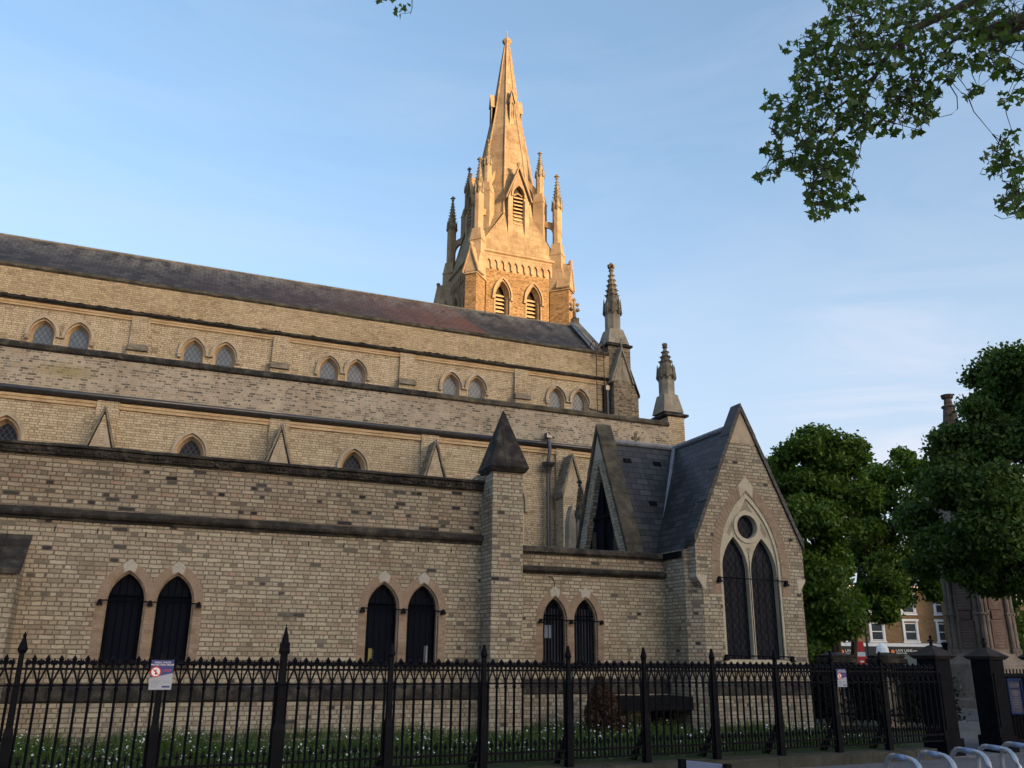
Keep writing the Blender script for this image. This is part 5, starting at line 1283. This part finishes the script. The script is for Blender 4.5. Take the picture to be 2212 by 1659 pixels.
T2 = [(1935,1025,38),(1900,1040,34),(1965,1050,32),(1890,1085,36),(1950,1095,45),(2000,1100,28),(1905,1140,40),(1965,1150,42),(2010,1160,30),(1880,1190,38),(1930,1215,42),(1990,1215,40),(1900,1270,40),(1960,1275,38),(2010,1270,30),(1880,1320,30),(1870,1100,34),(1860,1150,30),(1875,1240,34),(1870,1290,34),(2030,1200,24),(1915,1010,24),(1940,990,18),(2025,1240,26)]
tree(39, 14.6, .3, C(39, 14.6, .3, T2, 1.8), 110000, .165, M['leaf_mid'], 'slighter open crowned tree between the round tree and the memorial spire', .13, 7.4, 12, lean=1.9, cut=-.08)
T3 = [(2180,770,48),(2150,805,42),(2210,800,45),(2140,862,30),(2170,870,60),(2240,880,70),(2125,925,32),(2100,902,27),(2088,950,30),(2036,950,19),(2150,960,60),(2220,980,70),(2090,985,32),(2058,1000,30),(2038,968,13),(2052,990,20),(2100,1010,55),(2032,1045,30),(2080,1080,55),(2150,1080,60),(2220,1090,60),(2035,1110,36),(2040,1160,34),(2075,1140,40),(2055,1060,40),(2100,1160,58),(2170,1170,60),(2055,1180,40),(2220,1190,50),(2110,1220,45),(2160,1240,42),(2210,1260,40),(2045,1215,26),(2290,1000,90),(2290,850,80),(2290,1150,80)]
tree(22, 15.9, .25, C(22, 15.9, .25, T3, 1.6), 230000, .115, M['leaf_dark'], 'large dark tree at the right edge whose leaves cover the memorial spire', .22, 8.0, 13, cut=-.3)
T4 = [(2185,1300,30),(2205,1340,32),(2190,1385,26),(2215,1410,28),(2230,1280,40)]
tree(31, 17.8, .3, C(31, 17.8, .3, T4, 1.0), 8000, .15, M['leaf_mid'], 'low light green foliage tree at the right edge below the large dark tree', .1, 2.2, 14)

# dead brown conifer by the porch wall
p = onY(1306, 1600, 15.6); e = empty('conifer_shrub', (p.x, 15.75, GZ), 'dead rusty brown conifer shrub by the wall behind the railing', 'shrub')
rng = np.random.default_rng(3); pp = []
for i in range(5200):
    z = rng.uniform(0, 1)**.8; a = rng.uniform(0, 6.28); r = .42*(1-z**1.6)*rng.uniform(.25, 1)**.5+.03
    pp.append((math.cos(a)*r+.12*(1-z), math.sin(a)*r, z*.98))
leaf_quads('foliage', pp, .07, M['leaf_brown'], e); mb = MB(); mb.tube([(0, 0, -.1), (.03, 0, .6), (0, 0, .95)], [.05, .03, .01], 6); mb.build('stem', M['bark'], e)

# ------------------------------------------------------------------ near plane tree branches
def plane_leaf():
    pr = [(0, 0), (-.16, .02), (-.44, -.10), (-.36, .18), (-.62, .42), (-.34, .46), (-.24, .62), (0, 1.0), (.24, .62), (.34, .46), (.62, .42), (.36, .18), (.44, -.10), (.16, .02)]
    return np.array([(x, y, .18*abs(x)-.10*y*y) for x, y in pr])
LF = plane_leaf()
def leaves(name, places, size, mat, parent, seed):
    rng = np.random.default_rng(seed); V = []; Fc = []
    for p in places:
        d = rng.normal(size=3)*.65+np.array([0, 0, -.75]); d /= np.linalg.norm(d)
        nrm = rng.normal(size=3)*.8+np.array([-FW.x*.5, -FW.y*.5, .55]); u = np.cross(d, nrm); u /= np.linalg.norm(u); nrm = np.cross(u, d)
        s = size*rng.uniform(.55, 1.25); o = len(V)
        for x, y, z in LF: V.append(np.array(p)+s*(u*x*rng.uniform(.85, 1.1)+d*y+nrm*z))
        n = len(LF); Fc += [(o+n-1, o, o+1), (o+1, o+2, o+3), (o+3, o+4, o+5), (o+1, o+3, o+5), (o+1, o+5, o+6, o+8, o+9, o+13), (o+6, o+7, o+8), (o+9, o+10, o+11), (o+9, o+11, o+13), (o+11, o+12, o+13)]
    me = bpy.data.meshes.new(name); me.from_pydata([tuple(v) for v in V], [], Fc); me.materials.append(mat); me.update()
    ob = bpy.data.objects.new(name, me); col.objects.link(ob); ob.parent = parent; return ob
def inside(poly, x, y):
    c = False; n = len(poly); j = n-1
    for i in range(n):
        if (poly[i][1] > y) != (poly[j][1] > y) and x < (poly[j][0]-poly[i][0])*(y-poly[i][1])/(poly[j][1]-poly[i][1])+poly[i][0]: c = not c
        j = i
    return c
def bz(pts): return [(1591+x*.2976, y*.2976) for x, y in pts]
masses = [([(570,-60),(690,130),(540,165),(455,235),(480,330),(375,560),(420,640),(330,690),(195,640),(190,750),(290,830),(225,900),(330,1000),(190,1020),(180,1110),(290,1190),(130,1265),(180,1310),(300,1290),(450,1290),(500,1360),(495,1500),(540,1590),(640,1580),(740,1500),(720,1440),(830,1380),(895,1190),(870,1040),(950,960),(1030,900),(1160,930),(1240,880),(1380,890),(1470,820),(1440,700),(1530,640),(1690,470),(1850,560),(2300,620),(2300,-60)], 3300, .4),
 ([(300,330),(360,300),(470,270),(480,390),(380,400)], 12, .3), ([(1000,1000),(1040,930),(1140,900),(1150,960)], 9, .2), ([(1180,1010),(1230,940),(1340,900),(1390,930),(1250,1000)], 8, .2),
 ([(1630,660),(1690,610),(1790,620),(1800,700),(1640,710)], 24, .2), ([(1860,660),(2087,650),(2087,720),(2000,790),(1870,730)], 26, .2),
 ([(1930,910),(2030,930),(2020,1090),(2140,1140),(2140,1200),(2060,1240),(1830,1300),(1740,1270),(1830,1180),(1760,1150),(1800,1080),(1900,1010)], 100, .3),
 ([(1990,1290),(2140,1280),(2140,1560),(2010,1590),(1950,1520),(1870,1440),(1970,1390)], 85, .3),
 ([(760,1470),(860,1380),(900,1400),(890,1490),(840,1540),(780,1500)], 24, .2), ([(500,300),(560,320),(470,430),(430,400)], 4, .2), ([(1700,130),(1900,60),(2087,120),(2087,330),(1880,330),(1730,260)], 60, .3)]
tree_foot = lat(9.5, 13.5, 0)
pt = empty('plane_tree', tree_foot, 'near plane tree whose lobed leaves and branches hang into the top right corner', 'tree')
off = tree_foot
rng = np.random.default_rng(21); pl = []; sprays = []
for poly, n, _ in masses:
    P_ = bz(poly); xs = [p[0] for p in P_]; ys = [p[1] for p in P_]; k = 0; tries = 0
    big = n > 500
    while k < n and tries < 60000:
        tries += 1; x, y = rng.uniform(min(xs), max(xs)), rng.uniform(min(ys), max(ys))
        if not inside(P_, x, y): continue
        if big:
            v = noise.noise(Vector((x*.022, y*.022, 3.1)))+.45*noise.noise(Vector((x*.07, y*.07, 9.)))
            zx, zy = (x-1591)/.2976, y/.2976
            thin = .10 if (zx > 1150 and zy > 380) else 0.
            if zx > 1500: thin = .14
            if v < -.34+thin: continue
        d = 12.2+rng.normal()*.75; p = onD(x, y, d)-off; pl.append(p); k += 1
        if rng.uniform() < .38: sprays.append((x, y, p))
# some leaves in front to thicken the clumps
leaves('foliage', pl, .122, M['leaf_plane'], pt, 5)
mb = MB()
def bpts(l, d=12.2): return [tuple(onD(*q, d)-off) for q in bz(l)]
SK = []
def br_(l, r, d=12.2):
    for (x0, y0), (x1, y1) in zip(l, l[1:]):
        m_ = max(1, int(math.hypot(x1-x0, y1-y0)/22))
        if r[0] > .012: SK.extend(onD(*bz([(x0+(x1-x0)*i/m_, y0+(y1-y0)*i/m_)])[0], d)-off for i in range(m_))
    p = bpts(l, d); n = len(p); mb.tube(p, [r[0]+(r[1]-r[0])*i/(n-1) for i in range(n)], 7)
br_([(1750,-30),(1690,15),(1590,75),(1430,140),(1290,210),(1210,300),(1170,390)], (.10, .045)); br_([(1290,215),(1150,330),(1060,460),(1000,570),(945,670),(925,780),(915,880),(880,950)], (.05, .014))
br_([(1800,-20),(1730,90),(1690,190),(1600,270),(1540,330),(1490,420)], (.045, .02)); br_([(2300,70),(2087,150),(1900,215),(1770,265)], (.16, .125), 12.0)
br_([(1000,560),(880,640),(820,720),(700,800),(640,900),(520,1010),(420,1100)], (.03, .008)); br_([(945,670),(830,840),(740,920),(690,1000),(620,1130),(560,1300),(540,1450)], (.03, .007))
br_([(1170,390),(1050,330),(900,360),(700,330),(560,280)], (.03, .008)); br_([(1060,460),(900,470),(700,520),(500,560),(420,580)], (.025, .007)); br_([(1690,190),(1730,330),(1790,400),(1850,430)], (.015, .006))
br_([(1550,620),(1600,700),(1605,790),(1560,830),(1480,850)], (.009, .005)); br_([(2160,1180),(2000,1230),(1890,1280)], (.01, .005)); br_([(2160,1240),(2050,1320),(1960,1450)], (.01, .005)); br_([(1240,880),(1330,930),(1240,985)], (.007, .004)); br_([(1870,1560),(1930,1590),(2020,1570)], (.006, .004)); br_([(760,1370),(740,1430),(730,1480)], (.007, .004)); br_([(780,1375),(800,1440),(850,1430)], (.006, .004))
# bare witches' broom of twigs in the middle of the mass
for k in range(46):
    a = rng.uniform(0, 6.28); r = rng.uniform(60, 210); c = (1240+rng.normal()*40, 720+rng.normal()*40)
    br_([c, (c[0]+math.cos(a)*r*.6+rng.normal()*12, c[1]+math.sin(a)*r*.6), (c[0]+math.cos(a)*r, c[1]+math.sin(a)*r*.9-20)], (.010, .004), 12.2+rng.normal()*.3)
tw = []
for x, y, p in sprays:       # twigs grow from the nearest branch, then from one another
    b = min(SK, key=lambda q: (q-p).length_squared); L_ = (b-p).length
    if L_ > 1.6: continue
    m1 = b.lerp(p, .35)+Vector(rng.normal(size=3))*.05*L_; m2 = b.lerp(p, .7)+Vector(rng.normal(size=3))*.08*L_-Vector((0, 0, .06*L_))
    mb.tube([tuple(b), tuple(m1), tuple(m2), tuple(p)], [.010, .007, .005, .003], 4, cap=False); SK.append(m1); SK.append(m2)
mb.tube([(0, 0, -.1), (.05, 0, 3), (.1, .1, 7)], [.42, .34, .28], 12)
q0 = Vector((.1, .1, 7)); 
for l, d, r in (([(1750,-30)], 12.2, .10), ([(2300,70)], 12.0, .16), ([(1800,-20)], 12.2, .05)):
    e_ = Vector(bpts(l, d)[0]); mb.tube([tuple(q0), tuple(q0.lerp(e_, .5)+Vector((0, 0, 2.6 if r < .15 else 1.0))), tuple(q0.lerp(e_, .8)+Vector((0, 0, 1.3 if r < .15 else .4))), tuple(e_)], [.2, r*1.3, r*1.1, r], 8)
for l in ([(2160,1180)], [(2160,1240)]):
    e_ = Vector(bpts(l)[0]); mb.tube([tuple(q0), tuple(q0.lerp(e_, .6)+Vector((0, 0, .8))), tuple(e_)], [.06, .03, .01], 6)
mb.build('branches', M['bark'], pt)
# a second plane tree out of the frame with one twig hanging in at the top
f2 = lat(7.0, -7.0, 0); p2 = empty('plane_tree', f2, 'plane tree showing only one leafy twig at the top edge left of the spire', 'tree')
mb = MB(); tip = [onD(x, y, 10.5)-f2 for x, y in ((887, -60), (890, -5), (890, 17), (886, 32))]
mb.tube([(0, 0, -.1), (.2, 0, 4), (.9, .3, 8.5), (2.2, .8, 10.6), tuple(tip[0]+Vector((0, 0, .5))), tuple(tip[0])], [.35, .3, .2, .08, .02, .012], 8)
mb.tube([tuple(q) for q in tip], [.010, .008, .006, .003], 5); mb.tube([tuple(onD(x, y, 10.5)-f2) for x, y in ((889, 25), (878, 29), (866, 30))], [.005, .004, .003], 4)
mb.build('branches', M['bark'], p2)
leaves('foliage', [onD(x, y, 10.5+random.uniform(-.2, .2))-f2 for x, y in ((820,-2),(832,2),(848,-1),(862,9),(858,16),(850,26),(868,24),(866,33),(878,17),(882,12),(815,-10),(840,-14),(870,-12),(892,-20),(905,-25))], .105, M['leaf_plane'], p2, 9)

# ------------------------------------------------------------------ street of shops beyond the trees
bf = 105.0; b0 = lat(bf, 28.0, 0); ang = -YAW+R(3)
tb = empty('shop_terrace', b0, 'yellow brick terrace with white framed sash windows above dark shop fronts', 'building', None, ang)
M['brick_house'] = brick('yellow_house_brick', [(0, (.19, .11, .05)), (.5, (.27, .165, .078)), (1, (.32, .205, .10))], (.2, .145, .09), bump=.2, streak=.1)
bxw = Matrix.Rotation(ang, 4, 'Z')
ux = Vector((math.cos(ang), math.sin(ang), 0)); uy = Vector((-ux.y, ux.x, 0))
def hit(x, y):      # sight line met with the terrace front; returns local x, z
    v = ray(x, y); s = (b0.dot(uy))/(v.dot(uy)); p = EYEP+v*s; return (p-b0).dot(ux), p.z
XL, XR = hit(1700, 1400)[0], hit(2300, 1400)[0]; ztop = 9.8
zf = hit(1950, 1392)[1]
mb = MB(); mb.box(XL-10, XR+20, 0, 9, 0, ztop); wl = mb.build('front_wall', M['brick_house'], tb)
mb = MB(); mb.box(XL-10.1, XR+20.1, -.2, 9.1, ztop, ztop+.5); mb.box(XL-10, XR+20, -.25, -.02, zf-.25, zf+.12); mb.build('cornice', M['white'], tb)
mb = MB(); mb.box(XL-10, XR+20, -.30, -.01, 0, zf-.26); mb.build('shop_front', M['shop_dark'], tb)
mb = MB()
for a, b in ((1925, 1985), (1826, 1846), (1866, 1890)): mb = MB(); mb.box(hit(a, 1425)[0], hit(b, 1425)[0], -.36, -.31, .5, hit(1940, 1414.7)[1]); mb.build('shop_window', M['shop_green'], tb)
wx = [hit(1967, 1365)[0]]; wx = [wx[0]+k*(hit(2040, 1370)[0]-wx[0]) for k in range(-3, 4)]
zs, zt_ = hit(1968, 1384)[1], hit(1968, 1346)[1]; hwid = .72
win = None
for fl in range(2):
    for x in wx:
        dz = fl*3.15
        if win is None:
            mb = MB(); mb.box(-hwid, hwid, -.02, .02, zs, zt_); win = mb.build('window', M['glass_house'], tb); win.location = (x, -.02, 0)
            mb = MB()
            for a in ((-hwid-.2, -hwid, zs-.05, zt_+.2), (hwid, hwid+.2, zs-.05, zt_+.2), (-hwid-.35, hwid+.35, zt_+.2, zt_+.45), (-hwid-.3, hwid+.3, zs-.25, zs-.05)): mb.box(a[0], a[1], -.14, .02, a[2], a[3])
            mb.box(-hwid, hwid, -.07, -.03, (zs+zt_)/2-.05, (zs+zt_)/2+.05); mb.box(-hwid, -hwid+.1, -.07, -.03, zs, zt_); mb.box(hwid-.1, hwid, -.07, -.03, zs, zt_); mb.box(-hwid, hwid, -.07, -.03, zt_-.1, zt_); mb.box(-hwid, hwid, -.07, -.03, zs, zs+.1)
            mb.build('frame', M['white'], win)
        else: dup(win, None, (x, -.02, dz))
M['sign_black'] = plain('black_sign', (.008, .008, .01), rough=.4)
Rx = Matrix.Rotation(math.pi/2, 4, 'X')
M['lit'] = M['white']
for (x0, x1) in ((1917, 1990), (1808, 1850)):
    a, zt2 = hit(x0, 1401); b, zb2 = hit(x1, 1414.5)
    mb = MB(); mb.box(a, b, -.42, -.31, zb2, zt2); sg = mb.build('shop_sign', M['sign_black'], tb)
    zc_ = (zb2+zt2)/2; hh = zt2-zb2; xt = hit(x0+14.5, 1408)[0]
    text_mesh('LAW LANE', hh*.62, 'lettering', M['white'], sg, Matrix.Translation((xt, -.44, zc_-.02)) @ Rx, .01, 'LEFT')
    text_mesh('SOLICITORS', hh*.36, 'lettering', M['white'], sg, Matrix.Translation((xt, -.44, zc_-hh*.40)) @ Rx, .01, 'LEFT')
    mb = MB(); cx_ = hit(x0+8, 1408)[0]; mb.prism(circ(cx_, zc_, hh*.33, 16), -.45, -.42); mb.build('emblem', M['orange'], sg)
    if x1 > 1900:
        mb = MB(); c1_ = hit(1968, 1405)[0]; c2_ = hit(1987, 1405)[0]; mb.box(c1_, c2_, -.44, -.42, zc_+hh*.08, zc_+hh*.2); mb.box(c1_, c2_, -.44, -.42, zc_-hh*.42, zc_-hh*.3); mb.build('sign_bars', M['white'], sg)
aw = onD(1906, 1402, 96); q = empty('awning', (aw.x, aw.y, 0), 'pale rounded awning in front of the dark shop fronts', 'awning', None, ang)
z0_, z1_ = onD(1906, 1413.5, 96).z, onD(1906, 1390.5, 96).z; mb = MB(); mb.stack(0, 0, [(.66*1.0, z0_), (.62, z0_+.2*(z1_-z0_)), (.55, z0_+.6*(z1_-z0_)), (.42, z0_+.85*(z1_-z0_)), (.15, z1_)], 10); mb.build('canopy', M['white'], q)
mb = MB(); mb.tube([(0, 0, 0), (0, 0, z0_+.1)], .04, 6); mb.build('pole', M['iron'], q)
# green dressed shop to the right and cream house at the edge
a = hit(2035, 1405); b = hit(2075, 1432)
mb = MB(); mb.box(a[0], b[0]+3, -.5, -.43, .4, a[1]); mb.build('shop_window', plain('dark_green_shop', (.03, .055, .045), rough=.5), tb)
ce = lat(104, 51.8, 0); hs = empty('cream_house', ce, 'cream rendered house with a moulded cornice at the far right edge', 'building', None, ang)
zt3 = onD(2205, 1268, 104).z; mb = MB(); mb.box(-.4, 16, 0, 9, 0, zt3-.4); mb.build('front_wall', M['brick_house'], hs)
mb = MB(); mb.box(-.7, 16.3, -.4, 9.3, zt3-.4, zt3); mb.box(-.5, 16, -.12, .0, zt3-1.6, zt3-.4); mb.build('cornice', M['cream'], hs)
# red sign banner on a pole, street lamp
rp = onD(1860, 1410, 60); e = empty('banner_sign', (rp.x, rp.y, 0), 'narrow red and white sign banner on a dark post in front of the shops', 'sign', None, -YAW)
def rz(y): return onD(1860, y, 60).z
mb = MB(); mb.box(-.34, .22, -.03, .03, rz(1408), rz(1386)); mb.box(-.28, .34, -.03, .03, rz(1440), rz(1418)); mb.build('red_panel', M['red'], e)
mb = MB(); mb.box(-.28, .26, -.03, .03, rz(1418), rz(1408.5)); mb.box(-.12, .12, -.045, -.03, rz(1431), rz(1427)); mb.build('white_panel', M['white'], e)
mb = MB(); mb.tube([(.45, 0, 0), (.45, 0, rz(1300))], .07, 6); mb.build('post', plain('dark_green_post', (.02, .04, .04), rough=.5), e)
lp = onD(2041, 1395, 70); e = empty('street_lamp', (lp.x, lp.y, 0), 'slim street lamp with a tapered lantern between gate pier and memorial', 'street lamp')
mb = MB(); mb.tube([(0, 0, 0), (0, 0, lp.z-.3)], [.06, .035], 6); mb.build('column', M['iron'], e)
mb = MB(); mb.stack(0, 0, [(.10, lp.z-.3), (.24, lp.z+.15), (.26, lp.z+.22), (.05, lp.z+.3)], 6); mb.build('lantern', M['iron'], e)

# ------------------------------------------------------------------ grass and daisies in the churchyard
rng = np.random.default_rng(8); V = []; Fc = []; DV = []; DF = []
def gz(p): return .2+(.08)*min(1, max(0, (p.dot(FN)-FD)/5))
def wall_d(t):
    x = t
    return 5.0
n = 0
while n < 26000:
    t = rng.uniform(-4, 13.9); d = rng.uniform(.25, 5.6)**1.0; p = fp(t, d)
    lim = (16.55 if p.x < 6.9 else 16.95) if p.x < 10.7 else 15.9
    if p.y > lim or (5.95 < p.x < 6.9 and p.y > 15.95): continue
    dens = noise.noise(Vector((p.x*.8, p.y*.8, 0)))
    if dens < -.25 and rng.uniform() < .7: continue
    h = rng.uniform(.05, .16)*(1+.9*max(0, dens))*(1.35 if lim-p.y < .6 else 1); a = rng.uniform(0, 6.28); w_ = .009
    z = gz(p)-.01; o = len(V); lx, ly = rng.normal(size=2)*.06
    V += [(p.x-math.cos(a)*w_, p.y-math.sin(a)*w_, z), (p.x+math.cos(a)*w_, p.y+math.sin(a)*w_, z), (p.x+lx, p.y+ly, z+h)]; Fc.append((o, o+1, o+2)); n += 1
    if rng.uniform() < .13 and dens > -.08:
        cx_, cy_, cz_ = p.x+lx, p.y+ly, z+h+.01; r = rng.uniform(.008, .017); o = len(DV); tl = rng.normal(size=2)*.5
        for k in range(6): t_ = k*math.pi/3; DV.append((cx_+r*math.cos(t_), cy_+r*math.sin(t_), cz_+r*(tl[0]*math.cos(t_)+tl[1]*math.sin(t_))))
        DF.append(tuple(range(o, o+6)))
me = bpy.data.meshes.new('grass'); me.from_pydata(V, [], Fc); me.materials.append(M['grass']); go = bpy.data.objects.new('grass', me); col.objects.link(go); tag(go, 'rough green grass growing between the railing and the church wall', 'grass', kind='stuff')
me = bpy.data.meshes.new('daisies'); me.from_pydata(DV, [], DF); me.materials.append(M['petal']); do = bpy.data.objects.new('daisies', me); col.objects.link(do); tag(do, 'small white daisies scattered through the churchyard grass', 'flowers', kind='stuff')

# ------------------------------------------------------------------ unseen block added behind the viewpoint to shade all but the tower
def block(x0, x1, label):
    e = empty('mansion_block', ((x0+x1)/2, -80, 0), label, 'building'); h_ = (x1-x0)/2
    mb = MB(); mb.box(-h_, h_, -12, 0, 0, 27.4); mb.build('walls', M['brick_house'], e)
    mb = MB(); mb.extr([(-h_, .4, 27.4), (-h_, -12.4, 27.4), (-h_, -6.2, 28.9)], (2*h_, 0, 0)); mb.build('roof', M['slate_wing'], e)
    mb = MB()
    for fl in range(7):
        for k in range(int(h_*2/3.6)): mb.box(-h_+1.2+k*3.6, -h_+2.4+k*3.6, -.02, .05, 1.4+fl*3.4, 3.2+fl*3.4)
    o = mb.build('windows', M['glass_house'], e); o['kind'] = 'stuff'
block(35, 88, 'tall brick mansion block behind the viewpoint, opposite the church')
e = empty('side_building', (89, 30, 0), 'plain brick building along the side street right of the churchyard', 'building')  # out of view, added to keep the sun off terrace and banner
mb = MB(); mb.box(-41, 41, -8, 0, 0, 12.5); mb.build('walls', M['brick_house'], e)
mb = MB(); mb.extr([(-41, .4, 12.5), (-41, -8.4, 12.5), (-41, -4, 14.5)], (82, 0, 0)); mb.build('roof', M['slate_wing'], e)
